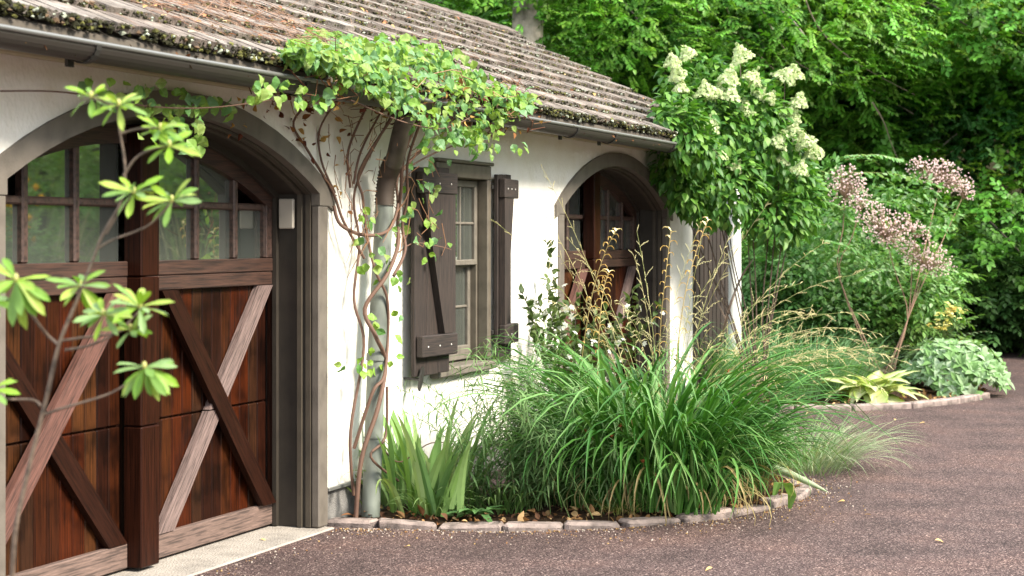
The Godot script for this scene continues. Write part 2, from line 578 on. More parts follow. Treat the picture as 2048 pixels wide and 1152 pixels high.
	# the curved head rail
	var head := PackedVector2Array()
	for i in 25:
		var x := lerpf(-1.30, 1.30, i / 24.0)
		head.append(Vector2(cx + x, 1.965 - 2.85 + sqrt(2.85 * 2.85 - x * x)))
	for i in 25:
		var x := lerpf(1.30, -1.30, i / 24.0)
		head.append(Vector2(cx + x, 2.14 - 2.85 + sqrt(2.85 * 2.85 - x * x)))
	g = Geo.new()
	g.prism(head, -0.305, -0.251)
	put("head_rail", g, M.rail, door)
	# meeting post of the two leaves
	for q in [[0.024, 0.668], [0.672, 1.352], [1.356, 2.05]]:
		plank_box("meeting_post", Vector3(cx - 0.076, q[0], -0.27), Vector3(cx + 0.072, q[1], -0.172), M.post, door, 0.006)
	# door case: arched band with horns, jambs, and the moulded reveal
	g = Geo.new()
	var band := arch(cx, 1.455, 1.764, 2.197)
	band.append(Vector2(cx + 1.455, 1.671)); band.append(Vector2(cx + 1.384, 1.70)); band.append(Vector2(cx + 1.28, 1.70))
	var inn := arch(cx, 1.28, 1.762, 2.09)
	inn.reverse()
	band.append_array(inn)
	band.append(Vector2(cx - 1.28, 1.70)); band.append(Vector2(cx - 1.384, 1.70)); band.append(Vector2(cx - 1.455, 1.671))
	g.prism(band, -0.03, 0.02)
	var casing := put("door_case", g, M.trim, garage)
	for s: float in [-1.0, 1.0]:
		plank_box("jamb", Vector3(cx + s * 1.28, 0.012, -0.03), Vector3(cx + s * 1.382, 1.699, 0.016), M.trim, casing, 0.006)
	g = Geo.new()
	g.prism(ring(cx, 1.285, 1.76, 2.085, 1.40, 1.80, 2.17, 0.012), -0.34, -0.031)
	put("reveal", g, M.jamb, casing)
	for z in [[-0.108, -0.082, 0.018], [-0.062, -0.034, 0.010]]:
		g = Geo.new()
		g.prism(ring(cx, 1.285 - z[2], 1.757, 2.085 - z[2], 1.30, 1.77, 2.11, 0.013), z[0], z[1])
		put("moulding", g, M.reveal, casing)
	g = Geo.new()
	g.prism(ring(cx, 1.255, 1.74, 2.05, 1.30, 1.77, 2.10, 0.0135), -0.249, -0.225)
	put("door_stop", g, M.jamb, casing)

func window(garage: Node3D) -> void:
	var x0 := 9.60; var x1 := 10.46
	var g := Geo.new()
	g.box(Vector3((x0 + x1) / 2, 1.945, 0.0), Vector3(x1 - x0, 0.088, 0.06), Basis(), 0.005)
	var w := put("window", g, M.window_paint, garage)
	plank_box("head_trim", Vector3(x0 - 0.012, 1.991, -0.02), Vector3(x1 + 0.012, 2.012, 0.045), M.window_paint, w)
	for q in [[x0, x0 + 0.055], [x1 - 0.055, x1]]:
		plank_box("casing", Vector3(q[0], 0.742, -0.045), Vector3(q[1], 1.899, 0.028), M.window_paint, w, 0.006)
	for q in [[x0 + 0.03, x0 + 0.07], [x1 - 0.07, x1 - 0.03]]:
		plank_box("lining", Vector3(q[0], 0.74, -0.19), Vector3(q[1], 1.915, -0.046), M.window_paint, w, 0.004)
	plank_box("lining", Vector3(x0 + 0.07, 1.897, -0.19), Vector3(x1 - 0.07, 1.915, -0.046), M.window_paint, w)
	plank_box("sill", Vector3(x0 - 0.035, 0.685, -0.16), Vector3(x1 + 0.03, 0.74, 0.06), M.sash_grey, w, 0.008)
	for k in 2:
		var z := -0.038 if k == 0 else -0.085
		var ya := 1.354 if k == 0 else 0.752
		var yb := 1.893 if k == 0 else 1.38
		var a := x0 + 0.072; var b := x1 - 0.072
		var m: Material = M.sash_grey
		var s := put("sash", Geo.new(), m, w)
		var gs := Geo.new()
		gs.box(Vector3((a + b) / 2, ya + (0.018 if k == 0 else 0.045), z - 0.02), Vector3(b - a, 0.036 if k == 0 else 0.09, 0.04), Basis(), 0.005)
		gs.box(Vector3((a + b) / 2, yb - 0.021, z - 0.02), Vector3(b - a, 0.042, 0.0395), Basis(), 0.005)
		for e in [a + 0.02, b - 0.02]:
			gs.box(Vector3(e, (ya + yb) / 2, z - 0.0205), Vector3(0.04, yb - ya - 0.01, 0.038), Basis(), 0.004)
		var lo := ya + (0.036 if k == 0 else 0.09)
		var hi := yb - 0.042
		var my := (lo + hi) / 2
		for c3 in [1, 2]:
			var mx := lerpf(a + 0.04, b - 0.04, c3 / 3.0)
			gs.box(Vector3(mx, my, z - 0.0215), Vector3(0.016, hi - lo + 0.004, 0.026), Basis(), 0.004)
		gs.box(Vector3((a + b) / 2, my, z - 0.0212), Vector3(b - a - 0.076, 0.016, 0.025), Basis(), 0.004)
		s.mesh = gs.mesh()
		for c3 in 3:
			for r in 2:
				var p0 := lerpf(a + 0.04, b - 0.04, c3 / 3.0) + 0.008
				var p1 := lerpf(a + 0.04, b - 0.04, (c3 + 1) / 3.0) - 0.008
				var q0 := lo if r == 0 else my + 0.008
				var q1 := my - 0.008 if r == 0 else hi
				var gp := Geo.new()
				gp.box(Vector3((p0 + p1) / 2, (q0 + q1) / 2, z - 0.0215), Vector3(p1 - p0, q1 - q0, 0.003))
				put("pane", gp, M.glass, w)

func shutter(garage: Node3D, a: Vector3, b: Vector3, mirror: bool) -> void:
	# plank shutter held open; a is its outer edge, b its hinged edge
	var d := b - a
	var w := Vector2(d.x, d.z).length()
	var x := Transform3D(Basis(Vector3.UP, -atan2(d.z, d.x)), a)
	var g := Geo.new()
	var s := put("shutter", g, M.shutters[0], garage, x)
	var n := 3
	var gap := 0.004
	g = Geo.new()
	g.box(Vector3(w / n / 2, 0.61, 0), Vector3(w / n - gap, 1.215, 0.026), Basis(), 0.004)
	s.mesh = g.mesh()
	for k in range(1, n):
		plank_box("board", Vector3(w / n * k + gap / 2, 0.0 + 0.004 * k, -0.013), Vector3(w / n * (k + 1) - gap / 2, 1.218 + 0.003 * k, 0.013 + 0.001 * k), M.shutters[k % 3], s)
	for y in [0.115, 1.065]:
		plank_box("batten", Vector3(0.012, y, 0.0155), Vector3(w + 0.02, y + 0.125, 0.062), M.batten, s, 0.006)
		for k in 3:
			var gn := Geo.new()
			gn.ball(Vector3(0.075 + k * (w - 0.14) / 2, y + 0.06, 0.062), Vector3(0.006, 0.006, 0.004), 4, 6)
			put("nail", gn, M.nail, s)
	# the slanting brace between the battens
	var p := PackedVector2Array([Vector2(0.05, 1.063), Vector2(w, 1.063), Vector2(w, 0.243), Vector2(0.29, 0.243)])
	if mirror:
		p = PackedVector2Array([Vector2(0.02, 1.063), Vector2(w - 0.08, 1.063), Vector2(w - 0.25, 0.243), Vector2(0.02, 0.243)])
	g = Geo.new()
	g.prism(p, 0.0165, 0.056)
	put("brace", g, M.shutters[1], s)
	for y in [0.18, 1.12]:
		plank_box("hinge", Vector3((-0.02 if mirror else w - 0.05), y, -0.03), Vector3((0.05 if mirror else w + 0.04), y + 0.03, -0.0135), M.iron, s, 0.003)

func build_garage() -> Node3D:
	var G := thing("garage", "low white stucco garage with mossy shake roof, arched brown wooden doors and shuttered window", "garage")
	var g := Geo.new()
	var x0 := 3.2; var xe := 15.3
	var c1 := 6.85; var c2 := 13.16
	var yb := 0.2; var yt := 2.30
	# front wall, cut round both arches and the window
	for seg in [[x0, 9.62, c1], [10.44, xe, c2]]:
		var p := PackedVector2Array([Vector2(seg[0], yb), Vector2(seg[0], yt), Vector2(seg[1], yt), Vector2(seg[1], yb), Vector2(seg[2] + 1.36, yb)])
		var q := arch(seg[2], 1.36, 1.79, 2.14)
		q.reverse()
		p.append_array(q)
		p.append(Vector2(seg[2] - 1.36, yb))
		g.prism(p, -0.28, 0.0)
	g.prism(PackedVector2Array([Vector2(9.62, yb), Vector2(9.62, 0.70), Vector2(10.44, 0.70), Vector2(10.44, yb)]), -0.28, 0.0)
	g.prism(PackedVector2Array([Vector2(9.62, 1.93), Vector2(9.62, yt), Vector2(10.44, yt), Vector2(10.44, 1.93)]), -0.28, 0.0)
	# gable ends and back
	for x in [x0, xe - 0.2]:
		var pts := [Vector3(x, 0.0, -0.281), Vector3(x, 0.0, -4.3), Vector3(x, 2.30, -4.3), Vector3(x, 3.43, -1.95), Vector3(x, 2.60, -0.281)]
		var ctr := Vector3(x + 0.1, 1.5, -2)
		for i in 5:
			var a: Vector3 = pts[i]; var b: Vector3 = pts[(i + 1) % 5]
			g.outq(a, b, b + Vector3(0.2, 0, 0), a + Vector3(0.2, 0, 0), ctr)
		for i in range(1, 4):
			g.out(pts[0], pts[i], pts[i + 1], ctr)
			g.out(pts[0] + Vector3(0.2, 0, 0), pts[i] + Vector3(0.2, 0, 0), pts[i + 1] + Vector3(0.2, 0, 0), ctr)
	g.box(Vector3((x0 + xe) / 2, 1.15, -4.42), Vector3(xe - x0, 2.3, 0.2))
	put("wall", g, M.stucco, G)
	g = Geo.new()
	for s in [[x0, c1 - 1.383], [c1 + 1.383, c2 - 1.383], [c2 + 1.383, xe]]:
		g = Geo.new()
		g.box(Vector3((s[0] + s[1]) / 2, 0.09, -0.14), Vector3(s[1] - s[0], 0.21, 0.262))
		put("foundation", g, M.foundation, G)
	for s in [[x0, c1 - 1.384], [c1 + 1.384, c2 - 1.384], [c2 + 1.384, xe]]:
		g = Geo.new()
		g.box(Vector3((s[0] + s[1]) / 2, 0.198, 0.006), Vector3(s[1] - s[0], 0.02, 0.03), Basis(), 0.003)
		put("flashing", g, M.lip, G)
	g = Geo.new()
	g.box(Vector3((x0 + xe) / 2, -0.03, -2.6), Vector3(xe - x0, 0.05, 3.6))
	put("floor", g, M.concrete, G)
	garage_door(G, c1, true)
	garage_door(G, c2, false)
	window(G)
	shutter(G, Vector3(9.16, 0.722, 0.075), Vector3(9.585, 0.722, 0.105), false)
	shutter(G, Vector3(10.485, 0.722, 0.05), Vector3(10.80, 0.722, 0.016), true)
	g = Geo.new()
	g.tube(PackedVector3Array([Vector3(9.2, 0.715, 0.0), Vector3(9.195, 0.712, 0.10), Vector3(9.18, 0.70, 0.115)]), PackedFloat32Array([0.007, 0.009, 0.007]), 6)
	g.prism(PackedVector2Array([Vector2(9.155, 0.665), Vector2(9.17, 0.645), Vector2(9.21, 0.70), Vector2(9.23, 0.775), Vector2(9.205, 0.785), Vector2(9.175, 0.73)]), 0.108, 0.119)
	put("shutter_dog", g, M.iron, G)
	# eaves: soffit, fascia, bed mould
	g = Geo.new()
	g.box(Vector3((x0 + ROOF_END) / 2, 2.292, 0.17), Vector3(ROOF_END - x0, 0.02, 0.34))
	g.box(Vector3((x0 + ROOF_END) / 2, 2.262, 0.018), Vector3(ROOF_END - x0 - 0.3, 0.036, 0.034), Basis(), 0.006)
	put("soffit", g, M.soffit, G)
	g = Geo.new()
	g.box(Vector3((x0 + ROOF_END) / 2, 2.272, 0.352), Vector3(ROOF_END - x0, 0.085, 0.024), Basis(), 0.004)
	put("fascia", g, M.soffit, G)
	# roof deck, front and back slope, with shakes laid on the front
	g = Geo.new()
	for s: float in [1.0, -1.0]:
		var a := Vector3(x0 - 0.2, 2.305, -1.97 + s * 2.385); var b := Vector3(ROOF_END, 2.305, -1.97 + s * 2.385)
		var d := Vector3(ROOF_END, 3.4975, -1.97); var e := Vector3(x0 - 0.2, 3.4975, -1.97)
		var dn := Vector3(0, -0.035, 0)
		var ctr := (a + d) / 2 + dn * 0.5
		g.outq(a, b, d, e, ctr); g.outq(a + dn, b + dn, d + dn, e + dn, ctr)
		g.outq(a, b, b + dn, a + dn, ctr); g.outq(b, d, d + dn, b + dn, ctr); g.outq(e, a, a + dn, e + dn, ctr)
	var roof := put("roof", g, M.slab, G)
	shakes(roof, x0)
	gutter(G, x0)
	# downspout and its elbow
	g = Geo.new()
	g.tube(PackedVector3Array([Vector3(8.515, 0.02, 0.125), Vector3(8.6, 0.92, 0.12), Vector3(8.70, 1.72, 0.118)]), PackedFloat32Array([0.05, 0.05, 0.05]), 20)
	var spout := put("downspout", g, M.pipe, G)
	g = Geo.new()
	g.tube(PackedVector3Array([Vector3(8.585, 0.86, 0.1205), Vector3(8.589, 0.90, 0.1203)]), PackedFloat32Array([0.0525, 0.0525]), 20)
	g.tube(PackedVector3Array([Vector3(8.545, 0.44, 0.1225), Vector3(8.5462, 0.45, 0.1223)]), PackedFloat32Array([0.0512, 0.0512]), 20)
	put("pipe_strap", g, M.pipe, spout)
	g = Geo.new()
	var p := PackedVector3Array(); var r := PackedFloat32Array()
	var bend := smooth([Vector3(8.698, 1.71, 0.118), Vector3(8.70, 1.80, 0.125), Vector3(8.69, 1.88, 0.145), Vector3(8.66, 1.945, 0.19)], 10)
	for i in bend.size():
		p.append(bend[i]); r.append(0.049 if i % 2 else 0.057)
	g.tube(p, r, 16)
	put("flexible_elbow", g, M.flex, spout)
	g = Geo.new()
	g.tube(smooth([Vector3(8.665, 1.935, 0.185), Vector3(8.61, 1.98, 0.23), Vector3(8.55, 2.06, 0.28), Vector3(8.50, 2.20, 0.345)], 6), PackedFloat32Array([0.05]), 16)
	put("elbow", g, M.elbow, spout)
	return G

func shakes(roof: Node3D, x0: float) -> void:
	var vars := []
	var wid := []
	for k in 12:
		var w := [0.10, 0.16, 0.13, 0.20, 0.115, 0.18, 0.145, 0.22, 0.09, 0.155, 0.17, 0.125][k] as float
		var g := Geo.new()
		var n := 4
		var ys := []
		var zs := []
		for i in n + 1:
			ys.append(rf(-0.012, 0.012)); zs.append(rf(-0.004, 0.004))
		for i in n:
			var a := -w / 2 + 0.003 + (w - 0.006) * i / n
			var b := -w / 2 + 0.003 + (w - 0.006) * (i + 1) / n
			var t0 := Vector3(a, ys[i], 0.052 + zs[i]); var t1 := Vector3(b, ys[i + 1], 0.052 + zs[i + 1])
			var m0 := Vector3(a, 0.15, 0.036 + zs[i] * 0.6); var m1 := Vector3(b, 0.15, 0.036 + zs[i + 1] * 0.6)
			var u0 := Vector3(a, 0.34, 0.012); var u1 := Vector3(b, 0.34, 0.012)
			var ctr := Vector3((a + b) / 2, 0.17, 0.0)
			g.outq(t0, t1, m1, m0, ctr); g.outq(m0, m1, u1, u0, ctr)
			g.outq(t0, t1, Vector3(b, ys[i + 1], 0.02), Vector3(a, ys[i], 0.02), ctr + Vector3(0, 0, 0.03))
		for s: int in [0, n]:
			var a := -w / 2 + 0.003 + (w - 0.006) * s / n
			g.outq(Vector3(a, ys[s], 0.052 + zs[s]), Vector3(a, 0.34, 0.012), Vector3(a, 0.34, 0.0), Vector3(a, ys[s], 0.02), Vector3(0, 0.15, 0.02))
		vars.append(g); wid.append(w)
	var meshes := []
	for g in vars:
		meshes.append((g as Geo).mesh())
	var list := []
	var basis := Basis(Vector3.RIGHT, UPR, NRM)
	for k in 11:
		var x := x0 - rf(0.0, 0.15)
		while x < ROOF_END - 0.04:
			var i := rng.randi() % 12
			if x + wid[i] > ROOF_END + 0.02:
				i = 8
			var b := basis.rotated(NRM, rf(-0.012, 0.012))
			list.append([Transform3D(b, Vector3(x + wid[i] / 2, 0, 0) + EAVE + UPR * (k * 0.2425 + rf(-0.012, 0.012) - 0.01)), i])
			x += wid[i]
	# those in the picture, nearest first, are pieces of their own
	for q in list:
		var o: Vector3 = q[0].origin + UPR * 0.1
		var dz := (o - EYE).dot(FWD)
		var u := 1024.0 + 3500.0 * (o - EYE).dot(RGT) / dz
		var w := 472.0 - 3500.0 * (o.y - EYE.y) / dz
		q.append(dz if u > -40 and w > -40 and u < 1400 else 100.0 + dz)
	list.sort_custom(func(a, b): return a[2] < b[2])
	var rest := Geo.new()
	for i in list.size():
		var q = list[i]
		if i < 300:
			var o := MeshInstance3D.new()
			o.name = "shake"
			o.mesh = meshes[q[1]]
			o.material_override = M.shakes[rng.randi() % 5]
			o.transform = q[0]
			roof.add_child(o, true)
	for t in 5:
		rest = Geo.new()
		for i in range(300 + t, list.size(), 5):
			rest.add(vars[list[i][1]], list[i][0])
		stuffed(put("shakes_beyond", rest, M.shakes[t], roof))
	# ridge
	var g := Geo.new()
	var x := x0
	while x < ROOF_END:
		for s: float in [1.0, -1.0]:
			var bb := Basis(Vector3(1, 0, 0), s * 0.4636 + 0.0).rotated(Vector3(0, 0, 1), 0.03)
			g.box(Vector3(x + 0.12, 3.525 + rf(-0.004, 0.004), -1.97 + s * 0.062), Vector3(0.30, 0.022, 0.145), bb, 0.004)
		x += 0.235
	put("ridge_cap", g, M.shakes[3], roof)
	# moss and lichen crowding the butt ends
	var blob := Geo.new()
	blob.octa(Vector3.ZERO, Vector3(1, 0.8, 0.9))
	var xs := []; var tints := []
	for k in 11:
		var n := 3800 if k == 0 else (2300 if k < 4 else 1500)
		for i in n:
			var px := rf(4.2, ROOF_END) if k == 0 else rf(4.6 + k * 0.35, ROOF_END)
			var dens := 0.5 + 0.5 * sin(px * 3.1 + k * 2.0) + 0.35 * sin(px * 9.7 + k)
			if rng.randf() > dens * 0.6 + 0.42:
				continue
			var h := rf(0.004, 0.05)
			var s := rf(0.005, 0.013) * (1.35 if k == 0 else 1.0)
			xs.append(Transform3D(Basis.from_euler(rv(3)).scaled(Vector3(s * rf(1.0, 1.8), s * rf(0.6, 1.1), s)), EAVE + Vector3(px, 0, 0) + UPR * (k * 0.2425 - 0.018 + rf(-0.008, 0.02)) + NRM * h))
			var t := rng.randf()
			if t < 0.55: tints.append(Color(0.022, 0.022, 0.010) * rf(0.6, 1.5))
			elif t < 0.80: tints.append(Color(0.085, 0.085, 0.025) * rf(0.6, 1.4))
			elif t < 0.93: tints.append(Color(0.30, 0.33, 0.26) * rf(0.7, 1.3))
			else: tints.append(Color(0.12, 0.08, 0.05))
	many(roof, "moss", blob, M.vcol, xs, tints)
	# needles and small fallen leaves on the shakes
	var needle := Geo.new()
	needle.tube(PackedVector3Array([Vector3(0, 0, 0), Vector3(0, 0.5, 0.02), Vector3(0, 1, 0)]), PackedFloat32Array([0.008, 0.008, 0.004]), 3, false)
	xs = []; tints = []
	for i in 700:
		var c := Vector2(rf(-1, 1), rf(-1, 1))
		var px := 7.35 + c.x * 1.1; var sy := 0.55 + c.y * 0.33 + c.x * 0.12
		if rng.randf() < 0.25:
			px = rf(5.0, 12.5); sy = rf(0.0, 2.2)
		var d := Vector3(rf(-1, 1), 0, 0) + UPR * rf(-0.9, 0.4) + NRM * rf(-0.1, 0.12)
		xs.append(frame(EAVE + Vector3(px, 0, 0) + UPR * sy + NRM * rf(0.05, 0.075), d, NRM, rf(0.07, 0.2)))
		tints.append([Color(0.26, 0.14, 0.09), Color(0.36, 0.24, 0.17), Color(0.15, 0.08, 0.055)][i % 3] as Color)
	many(roof, "pine_needles", needle, M.vcol, xs, tints)
	var lf := Geo.new()
	lf.leaf(1, 0.5, [0.0, 0.8, 1.0, 0.7, 0.0], 0.3, 0.3)
	xs = []; tints = []
	for i in 150:
		var px := rf(5.0, 15.3); var sy := rf(0.02, 2.5)
		if i < 70:
			px = rf(6.2, 8.6); sy = rf(0.15, 0.9)
		xs.append(frame(EAVE + Vector3(px, 0, 0) + UPR * sy + NRM * 0.056, Vector3(rf(-1, 1), 0, 0) + UPR * rf(-1, 1), NRM + rv(0.35), rf(0.02, 0.05)))
		tints.append([Color(0.36, 0.17, 0.08), Color(0.45, 0.30, 0.12), Color(0.26, 0.12, 0.07), Color(0.5, 0.40, 0.22)][i % 4] as Color)
	many(roof, "leaf_litter", lf, M.dry, xs, tints)

func gutter(G: Node3D, x0: float) -> void:
	var g := Geo.new()
	var xa := x0; var xb := 15.6
	var cy := 2.262; var cz := 0.388; var r := 0.062
	var k := 12
	for i in k:
		for rr in [r, r - 0.004]:
			var a0 := PI * i / k; var a1 := PI * (i + 1) / k
			var p0 := Vector3(xa, cy - sin(a0) * rr, cz + cos(a0) * rr); var p1 := Vector3(xa, cy - sin(a1) * rr, cz + cos(a1) * rr)
			var e := Vector3(xb - xa, 0, 0)
			if rr == r:
				g.quad(p0, p0 + e, p1 + e, p1)
			else:
				g.quad(p0, p1, p1 + e, p0 + e)
	var gut := put("gutter", g, M.gutter, G)
	g = Geo.new()
	g.tube(PackedVector3Array([Vector3(xa, cy + 0.004, cz + r), Vector3(xb, cy + 0.004, cz + r)]), PackedFloat32Array([0.0105, 0.0105]), 10)
	put("gutter_lip", g, M.lip, gut)
	for x in [5.55, 7.2, 9.5, 10.95, 11.75, 13.2, 14.6]:
		g = Geo.new()
		for i in 10:
			var a0 := PI * i / 10; var a1 := PI * (i + 1) / 10
			g.box(Vector3(x, cy - sin((a0 + a1) / 2) * (r + 0.005), cz + cos((a0 + a1) / 2) * (r + 0.005)), Vector3(0.03, 0.006, 0.026), Basis(Vector3(1, 0, 0), (a0 + a1) / 2 - PI / 2))
		g.box(Vector3(x, cy - 0.035, cz - r - 0.004), Vector3(0.04, 0.09, 0.014))
		put("gutter_bracket", g, M.iron, gut)
	var lf := Geo.new()
	lf.leaf(1, 0.5, [0.0, 0.8, 1.0, 0.7, 0.0], 0.3, 0.3)
	var xs := []; var tints := []
	for i in 900:
		xs.append(frame(Vector3(rf(4.4, 14.8), cy + rf(-0.03, 0.01), cz + rf(-0.05, 0.05)), rv(), Vector3.UP + rv(0.6), rf(0.015, 0.045)))
		tints.append([Color(0.16, 0.07, 0.03), Color(0.22, 0.12, 0.05), Color(0.10, 0.06, 0.03), Color(0.05, 0.04, 0.025)][i % 4] as Color)
	many(gut, "gutter_debris", lf, M.dry, xs, tints)

# ---------------------------------------------------------------- plants
func palette(base: Color, k := 4, spreadv := 0.3) -> Array:
	var p := []
	for i in k:
		var f := lerpf(1.0 - spreadv, 1.0 + spreadv, float(i) / maxi(k - 1, 1))
		p.append(Color(base.r * f * rf(0.85, 1.2), base.g * f, base.b * f * rf(0.8, 1.2)))
	return p

func leaf_vars(cols: Array, length: float, width: float, prof: Array, fold := 0.2, curl := 0.25, wave := 0.0) -> Array:
	var a := []
	for c in cols:
		var g := Geo.new()
		g.col = c
		g.leaf(length * rf(0.85, 1.15), width * rf(0.88, 1.12), prof, fold * rf(0.5, 1.6), curl * rf(0.2, 1.6), wave)
		a.append(g)
	return a

const OVATE := [0.0, 0.72, 1.0, 0.86, 0.5, 0.0]
const OBOVATE := [0.1, 0.35, 0.62, 0.9, 1.0, 0.82, 0.0]
const LANCE := [0.1, 0.7, 1.0, 0.85, 0.5, 0.0]

func spray(n: int, ll: float, lw: float, col: Color, vary := 0.25) -> Geo:
	# a flat twig with alternate leaves, along +y, facing +z, about one unit long
	var g := Geo.new()
	g.col = Color(0.10, 0.07, 0.045)
	g.tube(PackedVector3Array([Vector3.ZERO, Vector3(0.02, 0.5, 0.0), Vector3(0, 1.0, -0.1)]), PackedFloat32Array([0.010, 0.007, 0.004]), 3, false)
	for i in n:
		var t := 0.12 + 0.88 * i / (n - 1.0)
		var s := -1.0 if i % 2 else 1.0
		var lf := Geo.new()
		var f := rf(1.0 - vary, 1.0 + vary)
		lf.col = Color(col.r * f * rf(0.85, 1.2), col.g * f, col.b * f)
		lf.leaf(ll * rf(0.75, 1.1), lw * rf(0.8, 1.1), [0.0, 0.95, 0.75, 0.0], 0.18, rf(0.1, 0.4))
		var d := Vector3(s * rf(0.6, 1.1), rf(0.3, 0.8), rf(-0.35, 0.1)) if i < n - 1 else Vector3(0, 1, -0.2)
		g.add(lf, frame(Vector3(0.02 * sin(t * PI), t, -0.1 * t * t), d, Vector3(rf(-0.3, 0.3), rf(-0.3, 0.3), 1)))
	return g

func in_ball() -> Vector3:
	while true:
		var p := rv()
		if p.length_squared() <= 1.0:
			return p
	return Vector3.ZERO

# fills a set of ellipsoids (centre, radii, count) with sprays lying in loose, drooping layers
func crown(parent: Node3D, sp: Geo, blobs: Array, size: float, tint: Color, droop := 0.35, called := "crown", m: Material = null) -> void:
	var xs := []; var tints := []
	var nz := noise(0.55, FastNoiseLite.TYPE_SIMPLEX_SMOOTH, 2, 31 + parent.get_child_count())
	for b in blobs:
		var c: Vector3 = b[0]; var r: Vector3 = b[1]
		var i := 0
		while i < b[2]:
			var q := in_ball()
			if q.length() < 0.45 and rng.randf() < 0.6:
				continue
			var p := c + q * r
			i += 1
			var f := nz.get_noise_3d(p.x * 1.6, p.y * 3.2, p.z * 1.6)
			if f < -0.16 and rng.randf() < 0.75:
				continue
			var o := Vector3(q.x, 0, q.z).normalized()
			var d := o * rf(0.4, 1.0) + rv(0.5) + Vector3(0, rf(-droop, 0.22), 0)
			xs.append(frame(p, d, Vector3.UP + rv(0.32) + o * 0.3, size * rf(0.7, 1.3)))
			var k := rf(0.72, 1.25) * (1.0 + 0.5 * f)
			tints.append(Color(tint.r * k * rf(0.88, 1.2), tint.g * k, tint.b * k))
	many(parent, called, sp, M.leaf if m == null else m, xs, tints)

func limb(parent: Node3D, pts: Array, r0: float, r1: float, m: Material, called := "branch", sides := 6, sub := 5) -> void:
	var p := smooth(pts, sub)
	var g := Geo.new()
	g.tube(p, taper(r0, r1, p.size()), sides)
	put(called, g, m, parent)

func wood_tree(label: String, base: Vector3, h: float, r: float, sp: Geo, tint: Color, n: int, reach: float, m: Material, lean := Vector3.ZERO, size := 0.5, low := 0.12) -> Node3D:
	var t := thing("woodland_tree", label, "tree", base, "trees of the wood behind the garage")
	limb(t, [Vector3(0, -0.3, 0), Vector3(lean.x * 0.2, h * 0.35, lean.z * 0.2), lean * 0.6 + Vector3(0, h * 0.7, 0), lean + Vector3(0, h, 0)], r, r * 0.35, m, "trunk", 10)
	var blobs := []
	var k := 9
	for i in k:
		var a := TAU * i / k * 2.4 + rf(0, 1)
		var y := h * lerpf(low, 0.95, float(i) / k)
		var l := reach * rf(0.65, 1.1)
		var s := lean * (y / h) + Vector3(0, y, 0)
		var e := s + Vector3(cos(a) * l, rf(0.1, 0.6) - 0.25 * l, sin(a) * l)
		limb(t, [s, s.lerp(e, 0.4) + Vector3(0, 0.45, 0), e], r * 0.3, 0.01, m)
		blobs.append([s.lerp(e, 0.62) + Vector3(0, 0.2, 0), Vector3(l * 0.62, 0.45 + h * 0.045, l * 0.62), n / k])
	crown(t, sp, blobs, size, tint)
	return t

func bush(called: String, label: String, category: String, base: Vector3, r: Vector3, sp: Geo, tint: Color, n: int, size: float, stems := 5, group := "", m: Material = null) -> Node3D:
	var t := thing(called, label, category, base, group)
	var blobs := []
	for i in stems:
		var a := TAU * i / stems + rf(0, 1)
		var e := Vector3(cos(a) * r.x * 0.55, r.y * rf(1.0, 1.6), sin(a) * r.z * 0.55)
		limb(t, [Vector3(cos(a) * 0.06, -0.05, sin(a) * 0.06), e * 0.5 + Vector3(0, 0.1, 0), e], 0.016, 0.005, M.bark, "stem", 5, 3)
		blobs.append([e * Vector3(0.9, 0.75, 0.9), Vector3(r.x * 0.6, r.y * 0.62, r.z * 0.6), n / (stems + 1)])
	blobs.append([Vector3(0, r.y * 0.8, 0), Vector3(r.x, r.y * 0.8, r.z), n / (stems + 1)])
	crown(t, sp, blobs, size, tint, 0.25, "foliage", m)
	return t

func blade_vars(cols: Array, length: float, width: float, elev: float, droop: float, fold := 0.35, k := 8) -> Array:
	# arching blades that set off along +x and bend down
	var a := []
	for c in cols:
		var g := Geo.new()
		g.col = c
		var p := arc(Vector3.ZERO, 0.0, elev + rf(-0.16, 0.16), length * rf(0.75, 1.2), droop * rf(0.55, 1.35), k)
		var w := PackedFloat32Array()
		for i in k + 1:
			var t := float(i) / k
			w.append(width * 0.5 * (0.75 + 0.6 * t - 0.2 * t * t) * (1.0 - pow(t, 3.0)) if t < 1.0 else 0.0)
		g.ribbon(p, w, Vector3(0, 0, 1).rotated(Vector3.UP, rf(-0.25, 0.25)), fold)
		a.append(g)
	return a

func tuft(called: String, label: String, category: String, pos: Vector3, vars: Array, m: Material, n: int, rad: float, most: int, s0 := 0.6, s1 := 1.1, bias := Vector2.ZERO, group := "", part := "blade") -> Node3D:
	var t := thing(called, label, category, pos, group)
	var xs := []
	for i in n:
		var a := rf(0, TAU)
		var d := Vector2(cos(a), sin(a)) + bias * rf(0.3, 1.0)
		var q := sqrt(rng.randf()) * rad
		var az := atan2(d.y, d.x)
		var b := Basis(Vector3.UP, -az).rotated(Vector3(cos(az), 0, sin(az)), rf(-0.3, 0.3)).scaled(Vector3.ONE * rf(s0, s1))
		var tilt := Basis(Vector3(-sin(az), 0, cos(az)), rf(-0.22, 0.22))
		xs.append(Transform3D(tilt * b, Vector3(cos(a + rf(-0.7, 0.7)) * q, 0.0, sin(a + rf(-0.7, 0.7)) * q)))
	spread(t, vars, m, xs, part, most, "blades_within")
	return t

